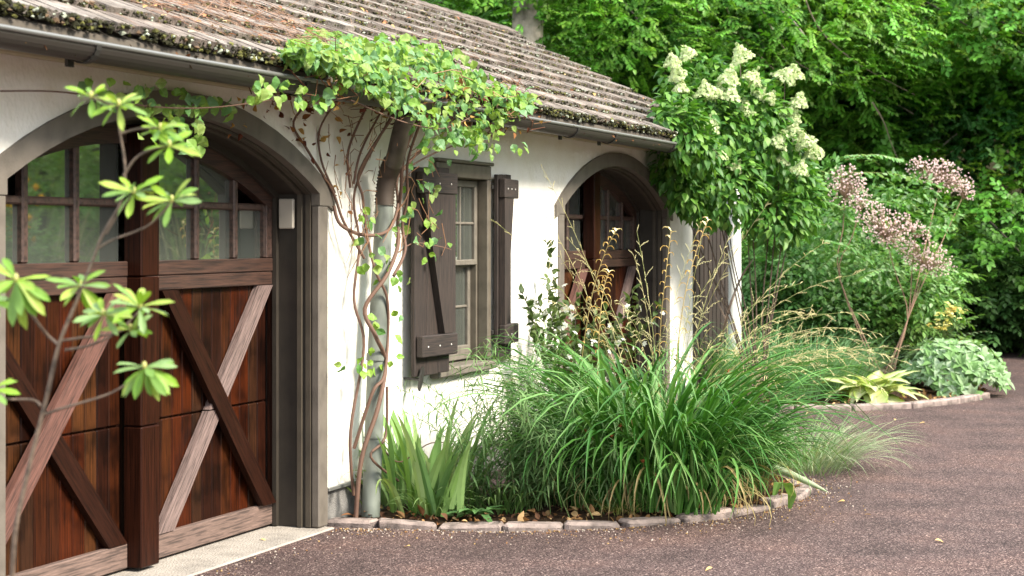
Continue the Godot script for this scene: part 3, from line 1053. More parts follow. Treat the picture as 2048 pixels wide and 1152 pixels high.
func build_vine() -> void:
	var V := thing("climbing_vine", "leafy green vine climbing the downspout and mounding over the gutter", "vine")
	# woody stems twisting round the downspout and up the wall
	var stems := [
		[[Vector3(8.42, 0.02, 0.13), Vector3(8.43, 0.35, 0.16), Vector3(8.53, 0.62, 0.21), Vector3(8.66, 0.85, 0.19), Vector3(8.52, 1.0, 0.2), Vector3(8.49, 1.15, 0.15), Vector3(8.60, 1.32, 0.21), Vector3(8.78, 1.48, 0.18), Vector3(8.84, 1.62, 0.14), Vector3(8.74, 1.8, 0.2), Vector3(8.68, 2.0, 0.25), Vector3(8.65, 2.24, 0.38)], 0.013],
		[[Vector3(8.46, 0.4, 0.10), Vector3(8.48, 0.7, 0.2), Vector3(8.58, 0.78, 0.22), Vector3(8.69, 0.98, 0.19), Vector3(8.66, 1.2, 0.2), Vector3(8.55, 1.35, 0.17), Vector3(8.56, 1.55, 0.08), Vector3(8.55, 1.75, 0.06), Vector3(8.44, 1.9, 0.1), Vector3(8.42, 2.25, 0.36)], 0.010],
		[[Vector3(8.40, 0.15, 0.08), Vector3(8.38, 0.5, 0.12), Vector3(8.50, 0.95, 0.14), Vector3(8.46, 1.2, 0.10), Vector3(8.53, 1.5, 0.05), Vector3(8.50, 1.8, 0.04), Vector3(8.53, 2.2, 0.25)], 0.009],
		[[Vector3(8.50, 1.42, 0.12), Vector3(8.32, 1.62, 0.06), Vector3(8.25, 1.78, 0.03), Vector3(8.0, 1.98, 0.02), Vector3(7.83, 2.12, 0.03), Vector3(7.80, 2.26, 0.2)], 0.008],
		[[Vector3(8.28, 1.77, 0.03), Vector3(8.15, 1.93, 0.02), Vector3(8.13, 2.1, 0.02), Vector3(8.10, 2.26, 0.15)], 0.007],
		[[Vector3(8.25, 1.70, 0.04), Vector3(8.27, 1.60, 0.07), Vector3(8.42, 1.545, 0.15), Vector3(8.62, 1.57, 0.19), Vector3(8.76, 1.7, 0.17), Vector3(8.86, 1.86, 0.12), Vector3(8.98, 1.98, 0.16), Vector3(9.05, 2.05, 0.2), Vector3(8.9, 2.18, 0.3)], 0.010],
		[[Vector3(8.72, 1.32, 0.2), Vector3(8.84, 1.46, 0.2), Vector3(8.86, 1.6, 0.16), Vector3(8.82, 1.75, 0.2), Vector3(8.70, 1.95, 0.26), Vector3(8.60, 2.15, 0.38)], 0.010],
		[[Vector3(8.42, 1.8, 0.05), Vector3(8.36, 2.0, 0.07), Vector3(8.33, 2.24, 0.2)], 0.008],
		[[Vector3(8.46, 1.82, 0.05), Vector3(8.47, 2.0, 0.09), Vector3(8.43, 2.24, 0.25)], 0.008],
		[[Vector3(8.66, 0.72, 0.2), Vector3(8.64, 0.45, 0.2), Vector3(8.46, 0.36, 0.2), Vector3(8.72, 0.2, 0.24)], 0.009],
		[[Vector3(8.9, 1.9, 0.12), Vector3(9.2, 2.02, 0.2), Vector3(9.5, 2.12, 0.33), Vector3(9.7, 2.22, 0.45)], 0.005],
		[[Vector3(7.6, 2.2, 0.47), Vector3(8.0, 2.13, 0.52), Vector3(8.4, 2.11, 0.52), Vector3(8.7, 2.13, 0.5), Vector3(9.0, 2.2, 0.5)], 0.004],
		[[Vector3(8.6, 0.38, 0.21), Vector3(8.75, 0.30, 0.24), Vector3(9.1, 0.36, 0.22), Vector3(9.5, 0.30, 0.25)], 0.004],
		[[Vector3(8.78, 1.45, 0.19), Vector3(9.0, 1.50, 0.16), Vector3(9.25, 1.48, 0.2), Vector3(9.38, 1.46, 0.22)], 0.004],
		[[Vector3(5.35, 2.08, 0.16), Vector3(5.7, 2.10, 0.2), Vector3(6.2, 2.08, 0.24), Vector3(6.6, 2.1, 0.3), Vector3(7.0, 2.16, 0.38)], 0.004],
	]
	for s in stems:
		var pts := []
		for p: Vector3 in s[0]:
			pts.append(p - Vector3(0.055, 0, 0.02) * clampf((1.7 - p.y) / 0.5, 0.0, 1.0) if p.x < 8.95 and p.z > 0.09 else p)
		limb(V, pts, s[1], s[1] * 0.75, M.twig, "stem", 6, 6)
	# tangle of dead twigs under the leaves
	var g := Geo.new()
	for i in 330:
		var x := rf(7.1, 10.1)
		var a := Vector3(x, rf(2.2, 2.42), rf(0.1, 0.55))
		var b := a + Vector3(rf(-0.3, 0.3), rf(-0.1, 0.12), rf(-0.15, 0.12))
		g.col = [Color(0.16, 0.07, 0.04), Color(0.22, 0.12, 0.07), Color(0.10, 0.05, 0.03), Color(0.3, 0.2, 0.11)][i % 4]
		g.tube(PackedVector3Array([a, (a + b) / 2 + rv(0.05), b]), PackedFloat32Array([0.0035, 0.003, 0.002]), 3, false)
	for i in 90:
		var a := Vector3(rf(8.1, 9.1), rf(1.5, 2.2), rf(0.03, 0.3))
		var b := a + Vector3(rf(-0.16, 0.16), rf(-0.2, 0.2), rf(-0.05, 0.05))
		g.tube(PackedVector3Array([a, (a + b) / 2 + rv(0.03), b]), PackedFloat32Array([0.003, 0.0025, 0.0015]), 3, false)
	stuffed(put("twig_tangle", g, M.vcol, V))
	# withered leaves caught on the wall and in the tangle
	var dead := Geo.new()
	dead.leaf(1, 0.6, OVATE, 0.5, 0.5)
	var xs := []; var tints := []
	for i in 300:
		var p := Vector3(rf(7.2, 10.0), rf(2.15, 2.4), rf(0.15, 0.58))
		if i < 60:
			p = Vector3(rf(7.2, 8.5), rf(1.65, 2.2), rf(0.01, 0.04))
			if p.y < 2.35 - (p.x - 7.2) * 0.55:
				p.y = rf(2.0, 2.2)
		xs.append(frame(p, rv(), rv(), rf(0.02, 0.05)))
		tints.append([Color(0.10, 0.035, 0.02), Color(0.22, 0.10, 0.04), Color(0.42, 0.26, 0.08)][i % 3] as Color)
	many(V, "withered_leaves", dead, M.dry, xs, tints)
	# living leaves
	var cols := [Color(0.20, 0.33, 0.045), Color(0.15, 0.28, 0.05), Color(0.10, 0.23, 0.06), Color(0.19, 0.34, 0.055), Color(0.16, 0.30, 0.13), Color(0.24, 0.34, 0.09)]
	var lv := leaf_vars(cols, 0.056, 0.045, OVATE, 0.25, 0.3, 0.05)
	var hung := []
	var nz := noise(1.6, FastNoiseLite.TYPE_SIMPLEX_SMOOTH, 2, 5)
	var n := 0
	while n < 2500:
		var x := rf(6.95, 9.85)
		var prof := clampf((x - 6.95) / 1.5, 0.04, 1.0) * clampf((9.95 - x) / 0.9, 0.06, 1.0)
		var a := rng.randf()
		var z := lerpf(0.60, 0.42 - 0.62 * prof, a)
		var base := 2.33 + maxf(0.0, (0.42 - z)) * 0.5
		var y := base + rf(0.02, 0.05 + 0.20 * prof * sin(clampf(a * 1.15 + 0.2, 0, 1) * PI))
		if z > 0.45:
			y = rf(2.36 - 0.27 * prof, 2.40)
		if nz.get_noise_3d(x * 2.0, y * 3.0, z * 3.0) < -0.22:
			if rng.randf() < 0.8:
				continue
		n += 1
		var d := rv() + Vector3(0.1, -0.5, 0.5)
		hung.append(frame(Vector3(x, y, z), d, Vector3(-0.25, 0.75, 0.6) + rv(0.75), rf(0.6, 1.25)))
	# trailing shoots at both ends and below the gutter
	for q in [[5.78, 6.95, 2.13, 0.22, 70, 0.045], [6.1, 6.7, 2.0, 0.25, 24, 0.07], [6.5, 7.4, 2.2, 0.5, 40, 0.06], [8.2, 8.9, 1.50, 0.16, 26, 0.2], [8.75, 9.3, 1.80, 0.18, 26, 0.2], [8.3, 9.2, 2.10, 0.5, 60, 0.09], [8.9, 9.9, 2.10, 0.48, 26, 0.09], [8.35, 8.75, 1.15, 0.17, 14, 0.3], [8.2, 8.55, 0.84, 0.14, 13, 0.04], [8.6, 8.75, 0.98, 0.19, 6, 0.2], [9.0, 9.45, 1.48, 0.2, 10, 0.06]]:
		for i in q[4]:
			hung.append(frame(Vector3(rf(q[0], q[1]), q[2] + rf(-q[5], q[5]), q[3] + rf(-0.05, 0.06)), rv() + Vector3(0, -0.8, 0.2), Vector3(-0.4, 0.3, 0.8) + rv(0.6), rf(0.75, 1.25)))
	spread(V, lv, M.leaf, hung, "leaf", 300, "leaves_within")

func build_rhododendron() -> void:
	var base := at(30, 1330, 4.35)
	base.y = 0.0
	var R := thing("rhododendron", "young rhododendron with pale green leaf whorls growing before the double garage door", "shrub", base)
	var D := 4.3
	var rel := func(u: float, w: float, d := D) -> Vector3: return at(u, w, d) - base
	for b in [
		[[rel.call(20, 1330, 4.4), rel.call(28, 1090), rel.call(52, 960), rel.call(92, 800), rel.call(118, 690), rel.call(150, 610)], 0.0092, 0.0065],
		[[rel.call(150, 610), rel.call(182, 530), rel.call(205, 470), rel.call(243, 400), rel.call(250, 330), rel.call(236, 240), rel.call(236, 205)], 0.006, 0.0032],
		[[rel.call(192, 500), rel.call(225, 480), rel.call(290, 455), rel.call(325, 425), rel.call(345, 402)], 0.004, 0.003],
		[[rel.call(212, 468), rel.call(235, 430), rel.call(262, 392)], 0.004, 0.003],
		[[rel.call(247, 352), rel.call(270, 318), rel.call(300, 300), rel.call(336, 292)], 0.005, 0.0035],
		[[rel.call(240, 268), rel.call(275, 258), rel.call(318, 256)], 0.0045, 0.0035],
		[[rel.call(236, 215), rel.call(210, 205), rel.call(182, 194)], 0.0045, 0.0035],
		[[rel.call(118, 690), rel.call(90, 665), rel.call(55, 615, 4.1), rel.call(35, 570, 3.9)], 0.006, 0.004],
		[[rel.call(120, 682), rel.call(160, 676), rel.call(235, 665), rel.call(262, 640)], 0.005, 0.003],
		[[rel.call(130, 700), rel.call(175, 692), rel.call(230, 668), rel.call(276, 625)], 0.005, 0.003],
		[[rel.call(85, 830), rel.call(130, 815), rel.call(225, 785), rel.call(280, 745)], 0.0055, 0.003],
		[[rel.call(82, 812), rel.call(65, 800), rel.call(15, 798, 4.2), rel.call(-40, 790, 4.2)], 0.0055, 0.003],
		[[rel.call(150, 612), rel.call(156, 590), rel.call(160, 575)], 0.005, 0.003],
	]:
		limb(R, b[0], b[1] * 0.72, b[2] * 0.72, M.stem_brown, "branch", 8, 5)
	var cols := [Color(0.19, 0.34, 0.03), Color(0.13, 0.26, 0.03), Color(0.24, 0.38, 0.04), Color(0.16, 0.29, 0.06), Color(0.28, 0.37, 0.07), Color(0.20, 0.32, 0.12)]
	var lv := leaf_vars(cols, 0.072, 0.0185, OBOVATE, 0.22, 0.22, 0.03)
	var xs := []
	var bud := Geo.new()
	bud.col = Color(0.5, 0.48, 0.18)
	bud.ball(Vector3.ZERO, Vector3(0.006, 0.010, 0.006), 5, 7)
	for w in [[182, 194, 4.3, 9, 0.9], [238, 210, 4.3, 9, 0.95], [320, 258, 4.3, 10, 0.9], [338, 292, 4.3, 9, 0.95], [268, 385, 4.25, 11, 1.0], [345, 402, 4.25, 11, 1.05], [32, 560, 3.9, 14, 1.25], [160, 572, 4.3, 11, 1.05], [208, 630, 4.2, 12, 1.05], [278, 614, 4.2, 11, 1.05], [290, 735, 4.2, 16, 1.15], [262, 660, 4.25, 7, 0.95], [-30, 600, 4.0, 9, 1.1], [-20, 780, 4.2, 8, 1.0]]:
		var c: Vector3 = rel.call(w[0], w[1], w[2])
		var ax := (Vector3(0, 1, 0) - FWD * 0.15 + rv(0.3)).normalized()
		put("bud", bud, M.leaf, R, Transform3D(Basis(), c + ax * 0.006))
		var sx := ax.cross(Vector3(0.3, 0.1, 0.9)).normalized()
		var sy := ax.cross(sx)
		for i in int(w[3] * 1.6):
			var a: float = TAU * i / (w[3] * 1.6) * 1.0 + rf(-0.2, 0.2)
			var e := rf(-0.05, 0.7) if i % 4 else rf(-0.9, -0.1)
			if w[3] >= 14 and i % 2:
				e = rf(-1.35, -0.3)
			var d := (sx * cos(a) + sy * sin(a)) * cos(e) + ax * sin(e)
			xs.append(frame(c + d * 0.006, d, ax * 0.9 - FWD * 0.45 + rv(0.35) - d * 0.2, w[4] * rf(0.8, 1.12)))
	spread(R, lv, M.leaf, xs, "leaf", 300)

func build_near_bed() -> void:
	# soil, edged with stones
	var rim := [Vector2(8.32, -0.02), Vector2(8.34, 0.3), Vector2(8.40, 0.59), Vector2(8.49, 0.89), Vector2(8.64, 1.17), Vector2(8.82, 1.42), Vector2(9.08, 1.68), Vector2(9.45, 1.93), Vector2(9.9, 2.07), Vector2(10.4, 2.08), Vector2(10.9, 1.92), Vector2(11.3, 1.55), Vector2(11.55, 1.0), Vector2(11.7, 0.4), Vector2(11.72, -0.02)]
	soil_patch("planting_bed", rim, Vector2(10.0, 0.6))
	var E := thing("stone_edging", "curved edging of rough pinkish stones round the bed below the shuttered window", "edging")
	var along := 0.0
	var curve := Curve3D.new()
	for p in rim:
		curve.add_point(Vector3(p.x, 0, p.y))
	var total := curve.get_baked_length()
	while along < total - 0.1:
		var l := rf(0.27, 0.40)
		var a := curve.sample_baked(along); var b := curve.sample_baked(minf(along + l, total))
		var g := Geo.new()
		var d := b - a
		var bas := Basis(Vector3.UP, -atan2(d.z, d.x))
		var stone := Geo.new()
		stone.box(Vector3.ZERO, Vector3(d.length() - 0.012, 0.10, rf(0.09, 0.12)), Basis(), rf(0.012, 0.02))
		var wob := rv(0.007)
		for i in stone.v.size():
			var q := stone.v[i]
			stone.v[i] = q + Vector3(sin(q.z * 60 + wob.x * 500), sin(q.x * 31 + wob.y * 700), sin(q.x * 23 + wob.z * 900)) * 0.011
		for i in range(0, stone.v.size(), 3):
			var nn := (stone.v[i + 2] - stone.v[i]).cross(stone.v[i + 1] - stone.v[i]).normalized()
			stone.n[i] = nn; stone.n[i + 1] = nn; stone.n[i + 2] = nn
		put("stone", stone, M.stone, E, Transform3D(bas.rotated(d.normalized(), rf(-0.06, 0.06)), (a + b) / 2 + Vector3(0, -0.012 + rf(-0.010, 0.010), 0)))
		along += l
	# sword-leaved iris at the foot of the downspout
	var iv := blade_vars([Color(0.15, 0.27, 0.08), Color(0.19, 0.32, 0.11), Color(0.23, 0.36, 0.13), Color(0.13, 0.24, 0.08), Color(0.28, 0.39, 0.16), Color(0.17, 0.29, 0.08)], 0.52, 0.048, 1.40, 0.7, 0.22)
	for k in 2:
		var gg := Geo.new()
		gg.col = Color(0.20, 0.28, 0.10)
		gg.ribbon(arc(Vector3.ZERO, 0, 1.25, 0.46, 2.2, 9), PackedFloat32Array([0.012, 0.014, 0.015, 0.015, 0.014, 0.012, 0.010, 0.007, 0.004, 0.0]), Vector3(0, 0, 1), 0.3)
		iv.append(gg)
	tuft("iris_clump", "iris clump with broad grey-green sword leaves at the foot of the downspout", "iris", Vector3(8.80, 0.04, 0.34), iv, M.matt, 80, 0.30, 300, 0.75, 1.25, Vector2(0.1, 0.15), "", "leaf")
	# great strap-leaved clump
	var dv := blade_vars([Color(0.030, 0.11, 0.014), Color(0.05, 0.155, 0.022), Color(0.08, 0.205, 0.035), Color(0.04, 0.13, 0.022), Color(0.14, 0.28, 0.08), Color(0.06, 0.175, 0.025)], 1.16, 0.023, 1.50, 2.3, 0.4, 10)
	dv.append_array(blade_vars([Color(0.055, 0.16, 0.025), Color(0.035, 0.12, 0.018), Color(0.10, 0.23, 0.05), Color(0.07, 0.19, 0.03), Color(0.16, 0.26, 0.08)], 1.0, 0.019, 1.42, 2.6, 0.5, 10))
	dv.append_array(blade_vars([Color(0.34, 0.27, 0.12)], 0.85, 0.017, 1.2, 2.8, 0.5, 10))
	tuft("strap_leaved_clump", "smaller clump of the dark strap leaves, leaning over the edging stones towards the open driveway", "grass clump", Vector3(10.05, 0.04, 1.66), dv, M.gloss, 380, 0.28, 150, 0.35, 0.72, Vector2(-0.2, 0.6), "strap-leaved clumps")
	tuft("strap_leaved_clump", "big fountain of arching dark green strap leaves spilling onto the driveway", "grass clump", Vector3(9.53, 0.04, 1.42), dv, M.gloss, 1400, 0.46, 300, 0.5, 1.15, Vector2(-0.06, 0.04), "strap-leaved clumps")
	# airy grass with tall straw-coloured seed heads
	var T := thing("tall_seeding_grass", "tall airy grass with long thin straw stems and seed heads before the second door", "grass", Vector3(10.75, 0.04, 1.05))
	for i in 48:
		var right := i % 5 < 2
		var az := rf(0, TAU)
		var elev := rf(1.05, 1.45)
		var droop := rf(0.25, 0.8)
		var L := rf(1.5, 2.15)
		if right:
			az = rf(0.55, 1.65); elev = rf(0.85, 1.25); droop = rf(0.9, 1.6); L = rf(1.5, 1.95)
		elif i % 5 == 2 or i % 10 == 3:
			az = rf(2.2, 3.9); elev = rf(0.85, 1.2); droop = rf(0.7, 1.5); L = rf(1.5, 2.0)
		var p := arc(Vector3(rf(-0.12, 0.12), 0, rf(-0.12, 0.12)), az, elev, L, droop, 14)
		var g := Geo.new()
		g.col = Color(0.22, 0.28, 0.09).lerp(Color(0.46, 0.42, 0.20), rf(0.2, 1.0))
		g.tube(p, taper(0.0022, 0.0012, p.size()), 3, false)
		g.col = Color(0.62, 0.58, 0.32).lerp(Color(0.50, 0.41, 0.20), rng.randf() * 0.6)
		for j in range(8, 15):
			for e in 2:
				var d := (p[mini(j + 1, 14)] - p[j - 1]).normalized()
				var l := rf(0.05, 0.16) * (1.0 - (j - 8) / 12.0)
				var side := (d * rf(0.6, 1.2) + rv(0.75)).normalized()
				var s := p[j] if e == 0 else p[j].lerp(p[j - 1], rng.randf())
				var q := s + side * l; var h := s + side * l * 0.5 + Vector3(0, 0.004, 0)
				g.tube(PackedVector3Array([s, h, q + Vector3(0, -0.02 * l / 0.1, 0)]), PackedFloat32Array([0.0009, 0.0015, 0.0007]), 3, false)
				for w in 5:
					var c := s.lerp(q, 0.25 + 0.75 * w / 4.0) + Vector3(0, -0.012 * w / 4.0 * l / 0.1, 0)
					var k := side.normalized() * 0.006
					g.tube(PackedVector3Array([c - k, c, c + k]), PackedFloat32Array([0.0006, 0.0022, 0.0006]), 3, false)
		put("seeding_stem", g, M.dry, T)
	var mv := blade_vars([Color(0.06, 0.15, 0.03), Color(0.09, 0.19, 0.04), Color(0.12, 0.22, 0.06)], 0.7, 0.007, 1.3, 1.5, 0.2, 7)
	var xs := []
	for i in 160:
		xs.append(Transform3D(Basis(Vector3.UP, rf(0, TAU)).scaled(Vector3.ONE * rf(0.5, 1.1)), Vector3(rf(-0.18, 0.18), 0, rf(-0.18, 0.18))))
	spread(T, mv, M.leaf, xs, "blade", 160)
	# feathery narrow-leaved perennial leaning left of the strap leaves
	var F := thing("feathery_perennial", "bushy perennial with fine needle-like leaves between the iris and the strap leaves", "perennial", Vector3(9.14, 0.03, 0.95))
	var nl := leaf_vars([Color(0.13, 0.24, 0.085), Color(0.17, 0.29, 0.11), Color(0.10, 0.20, 0.065), Color(0.21, 0.32, 0.14)], 0.105, 0.0115, LANCE, 0.2, 0.55)
	xs = []
	for i in 76:
		var az := rf(0, TAU)
		var p := arc(Vector3(rf(-0.32, 0.36), 0, rf(-0.4, 0.4)), az, rf(1.0, 1.5), rf(0.55, 1.15), rf(0.3, 0.9), 12)
		limb(F, Array(p), 0.003, 0.0015, M.stem_green, "stem", 4, 1)
		for j in 80:
			var t := 0.16 + 0.84 * j / 79.0
			var k := minf(t * 12.0, 11.99)
			var s := p[int(k)].lerp(p[int(k) + 1], k - int(k))
			var dir := (p[int(k) + 1] - p[int(k)]).normalized()
			var a := j * 2.4
			var sx := dir.cross(Vector3(0.2, 0.3, 0.9)).normalized()
			var d := (sx * cos(a) + dir.cross(sx) * sin(a)) + dir * rf(0.2, 0.9)
			xs.append(frame(s, d, Vector3.UP + dir * 0.5, rf(0.7, 1.15) * (1.15 - 0.5 * t)))
	spread(F, nl, M.matt, xs, "leaf", 300, "leaves_within")
	# white-flowered shrub against the wall
	var S := thing("white_flowering_shrub", "small shrub with dark oval leaves and white flowers against the wall right of the window", "shrub", Vector3(11.05, 0.03, 0.42))
	var sv := leaf_vars([Color(0.05, 0.085, 0.02), Color(0.075, 0.115, 0.03), Color(0.10, 0.14, 0.04), Color(0.06, 0.10, 0.03)], 0.075, 0.034, OVATE, 0.2, 0.2)
	xs = []
	var fl := []
	for i in 20:
		var az := rf(0, TAU)
		var p := arc(Vector3(rf(-0.08, 0.08), 0, rf(-0.08, 0.08)), az, rf(1.15, 1.5), rf(0.9, 1.32) if i > 1 else 1.52, rf(0.05, 0.4), 10)
		limb(S, Array(p), 0.006, 0.002, M.bark, "stem", 4, 1)
		for j in 60:
			var k := minf((0.35 + 0.65 * j / 59.0) * 10.0, 9.99)
			var s := p[int(k)].lerp(p[int(k) + 1], k - int(k))
			xs.append(frame(s, rv() + Vector3(0, 0.45, 0), Vector3.UP + rv(0.7), rf(0.7, 1.25)))
			if j % 8 == 5:
				fl.append(frame(s + rv(0.05), rv(), rv() + Vector3(-0.5, 0.3, 0.8), rf(0.7, 1.2)))
	spread(S, sv, M.leaf, xs, "leaf", 300, "leaves_within")
	var flower := Geo.new()
	flower.col = Color(0.75, 0.77, 0.70)
	for i in 6:
		var lf := Geo.new()
		lf.col = flower.col
		lf.leaf(0.026, 0.017, OVATE, 0.2, 0.3)
		flower.add(lf, frame(Vector3.ZERO, Vector3(cos(i * 1.047), sin(i * 1.047), 0.25), Vector3(0, 0, 1)))
	spread(S, [flower], M.petal, fl, "flower", 300)
	# faded flower spikes
	var spikes := [
		[at(1160, 760, 10.9), at(1182, 600, 10.7), at(1210, 505, 10.6), at(1232, 462, 10.5), "orange-brown faded flower spike before the left leaf of the second door"],
		[at(1195, 760, 10.4), at(1200, 640, 10.3), at(1208, 575, 10.3), at(1218, 545, 10.3), "shortest of the faded curling flower spikes, low before the second door"],
		[at(1318, 760, 10.8), at(1322, 640, 10.7), at(1332, 545, 10.6), at(1342, 462, 10.6), "faded orange flower spike standing before the white wall beside the second door"],
		[at(1350, 760, 10.6), at(1368, 600, 10.5), at(1392, 505, 10.5), at(1416, 440, 10.5), "tallest faded flower spike, leaning right before the plank gate"],
	]
	for q in spikes:
		var o := thing("faded_flower_spike", q[4], "flower spike", Vector3(q[0].x, 0.04, q[0].z), "faded flower spikes above the strap leaves")
		var pts := [Vector3.ZERO]
		for k in 4:
			pts.append((q[k] as Vector3) - o.position)
		limb(o, pts, 0.004, 0.0018, M.dry_stem, "stem", 5, 5)
		var p := smooth(pts.slice(1), 8)
		var bud := Geo.new()
		bud.col = Color(0.75, 0.52, 0.20)
		bud.ribbon(PackedVector3Array([Vector3(0, 0, 0), Vector3(0.015, 0.014, 0), Vector3(0.033, 0.015, 0), Vector3(0.046, 0.002, 0), Vector3(0.05, -0.014, 0)]), PackedFloat32Array([0.002, 0.0055, 0.007, 0.005, 0.0]), Vector3(0, 0, 1), 0.7)
		var tip := Geo.new()
		tip.col = Color(0.85, 0.74, 0.42)
		tip.ribbon(PackedVector3Array([Vector3(0, 0, 0), Vector3(0.016, 0.018, 0), Vector3(0.038, 0.022, 0), Vector3(0.052, 0.012, 0)]), PackedFloat32Array([0.004, 0.011, 0.009, 0.0]), Vector3(0, 0, 1), 0.5)
		for k in range(4, p.size()):
			var s := 1.0 if k % 2 else -1.0
			put("withered_bloom", bud if k < p.size() - 3 else tip, M.dry, o, Transform3D(Basis(Vector3.UP, -0.9 + (0.0 if s > 0 else 2.2) + rf(-0.5, 0.5)).scaled(Vector3.ONE * rf(0.7, 1.1)), p[k]))
	# low weeds and tufts along the stones
	var wv := blade_vars([Color(0.07, 0.15, 0.035), Color(0.10, 0.19, 0.05), Color(0.16, 0.25, 0.09)], 0.30, 0.011, 1.2, 1.3, 0.2, 6)
	var spots := [["short green grass tuft in the corner of the wall by the door case", 700, 1005, 40, 0.06, 1.0], ["loose grass tuft behind the stones, right of the iris", 870, 1028, 60, 0.11, 0.9], ["grass tuft sprouting through the stone edging behind the toothed weed", 1010, 1020, 70, 0.14, 1.0], ["dense low grass tuft before the strap leaves", 1150, 1010, 90, 0.15, 1.0], ["wispy grass tuft under the strap leaves near the dry tuft", 1310, 1018, 60, 0.12, 0.9]]
	for s in spots:
		tuft("grass_tuft", s[0], "grass", on_ground(s[1], s[2], 0.03), wv, M.leaf, s[3] * 2, s[4] * 1.3, 300, 0.5, s[5] * 1.15, Vector2.ZERO, "weeds along the stone edging")
	var yv := blade_vars([Color(0.36, 0.36, 0.10), Color(0.42, 0.36, 0.14), Color(0.25, 0.30, 0.07)], 0.17, 0.005, 1.0, 1.4, 0.2, 6)
	tuft("dry_grass_tuft", "yellowed dry grass tuft behind the pale stones", "grass", on_ground(1240, 1025, 0.03), yv, M.leaf, 110, 0.11, 300, 0.5, 1.1)
	# toothed weed rosette
	var W := thing("toothed_weed", "flat weed rosette of crinkled toothed leaves on the stone edging", "weed", on_ground(950, 1030, 0.05))
	var tv := []
	for k in 3:
		var g := Geo.new()
		g.col = [Color(0.09, 0.19, 0.06), Color(0.12, 0.24, 0.08), Color(0.07, 0.15, 0.05)][k]
		g.leaf(0.17, 0.06, [0.15, 0.5, 0.35, 0.75, 0.55, 1.0, 0.75, 1.0, 0.7, 0.75, 0.4, 0.0], 0.3, 0.5, 0.06)
		tv.append(g)
	xs = []
	for i in 13:
		var a := TAU * i / 13.0 + rf(-0.2, 0.2)
		xs.append(frame(Vector3(rf(-0.05, 0.05), 0.01, rf(-0.05, 0.05)), Vector3(cos(a), rf(0.2, 0.8), sin(a)), Vector3.UP, rf(0.7, 1.1)))
	spread(W, tv, M.matt, xs, "leaf")
	# fine blue-green grass on the driveway side
	var fv := blade_vars([Color(0.24, 0.32, 0.18), Color(0.30, 0.37, 0.22), Color(0.19, 0.28, 0.14), Color(0.36, 0.39, 0.24)], 0.56, 0.0062, 1.05, 1.3, 0.1, 7)
	tuft("fine_grass_tuft", "wispy tuft of hair-fine grass leaning over the driveway", "grass", Vector3(11.42, 0.0, 1.86), fv, M.matt, 620, 0.30, 300, 0.6, 1.15, Vector2(0.3, 0.5))
	# broad leaves beside the strap clump
	var bv := blade_vars([Color(0.10, 0.24, 0.05), Color(0.14, 0.28, 0.07), Color(0.18, 0.31, 0.09)], 0.5, 0.055, 1.1, 1.0, 0.3, 8)
	tuft("broad_leaved_plant", "plant with broad upright green leaves right of the strap-leaved clump", "plant", Vector3(11.1, 0.03, 1.45), bv, M.leaf, 20, 0.22, 300, 0.6, 1.1, Vector2(0.0, 0.2), "", "leaf")
	# flattened leaf lying across the drive, and a rolled one
	var g := Geo.new()
	g.col = Color(0.40, 0.48, 0.32)
	var p0 := on_ground(1505, 925, 0.17); var p1 := on_ground(1655, 984, 0.02)
	var lay := smooth([p0, p0.lerp(p1, 0.4) + Vector3(0, 0.02, 0), p0.lerp(p1, 0.75) + Vector3(0, 0.012, 0), p1], 4)
	var ww := PackedFloat32Array()
	for i in lay.size():
		ww.append(0.021 * (1.0 - pow(float(i) / (lay.size() - 1), 3.0)) + 0.002)
	g.tube(lay, ww, 8)
	tag(put("fallen_sword_leaf", g, M.matt, self), "long pale green sword leaf lying flat on the driveway", "leaf")
	g = Geo.new()
	g.col = Color(0.16, 0.28, 0.07)
	var rp := on_ground(1550, 1018, 0.01)
	g.ribbon(PackedVector3Array([rp + Vector3(-0.1, 0.09, 0.02), rp + Vector3(-0.04, 0.15, 0.03), rp + Vector3(0.03, 0.14, 0.06), rp + Vector3(0.06, 0.07, 0.08), rp + Vector3(0.05, 0.0, 0.07)]), PackedFloat32Array([0.012, 0.03, 0.036, 0.03, 0.012]), Vector3(-0.4, 0, 0.9), 0.2)
	tag(put("bent_leaf", g, M.leaf, self), "broad green leaf bent over at the driveway edge below the strap leaves", "leaf")
	# dried seed heads among the strap leaves
	var h := thing("russet_flower_plant", "thin-stemmed plant with small russet dried flower heads scattered among the strap leaves", "plant", Vector3(9.6, 0.03, 1.35))
	for s in [[1256, 812, 9.5], [1240, 852, 9.4], [1170, 862, 9.4], [1278, 878, 9.4], [1286, 922, 9.3], [1530, 912, 9.9], [1546, 862, 10.2], [1455, 742, 10.2], [1222, 872, 9.4], [1515, 895, 10.0]]:
		var o := at(s[0], s[1], s[2]) - h.position
		limb(h, [o * Vector3(0.3, 0, 0.3), o * Vector3(0.6, 0.6, 0.6), o], 0.0022, 0.0014, M.dry_stem, "stem", 4, 4)
		var gh := Geo.new()
		gh.col = Color(0.30, 0.10, 0.04)
		gh.ball(o, Vector3(0.010, 0.009, 0.010), 4, 6)
		for k in 10:
			var lf := Geo.new()
			lf.col = [Color(0.42, 0.20, 0.07), Color(0.28, 0.10, 0.05)][k % 2]
			lf.leaf(0.024, 0.008, LANCE, 0.3, 0.2)
			gh.add(lf, frame(o, Vector3(cos(k * 0.63), rf(-0.2, 0.9), sin(k * 0.63)), Vector3.UP))
		put("flower_head", gh, M.dry, h)

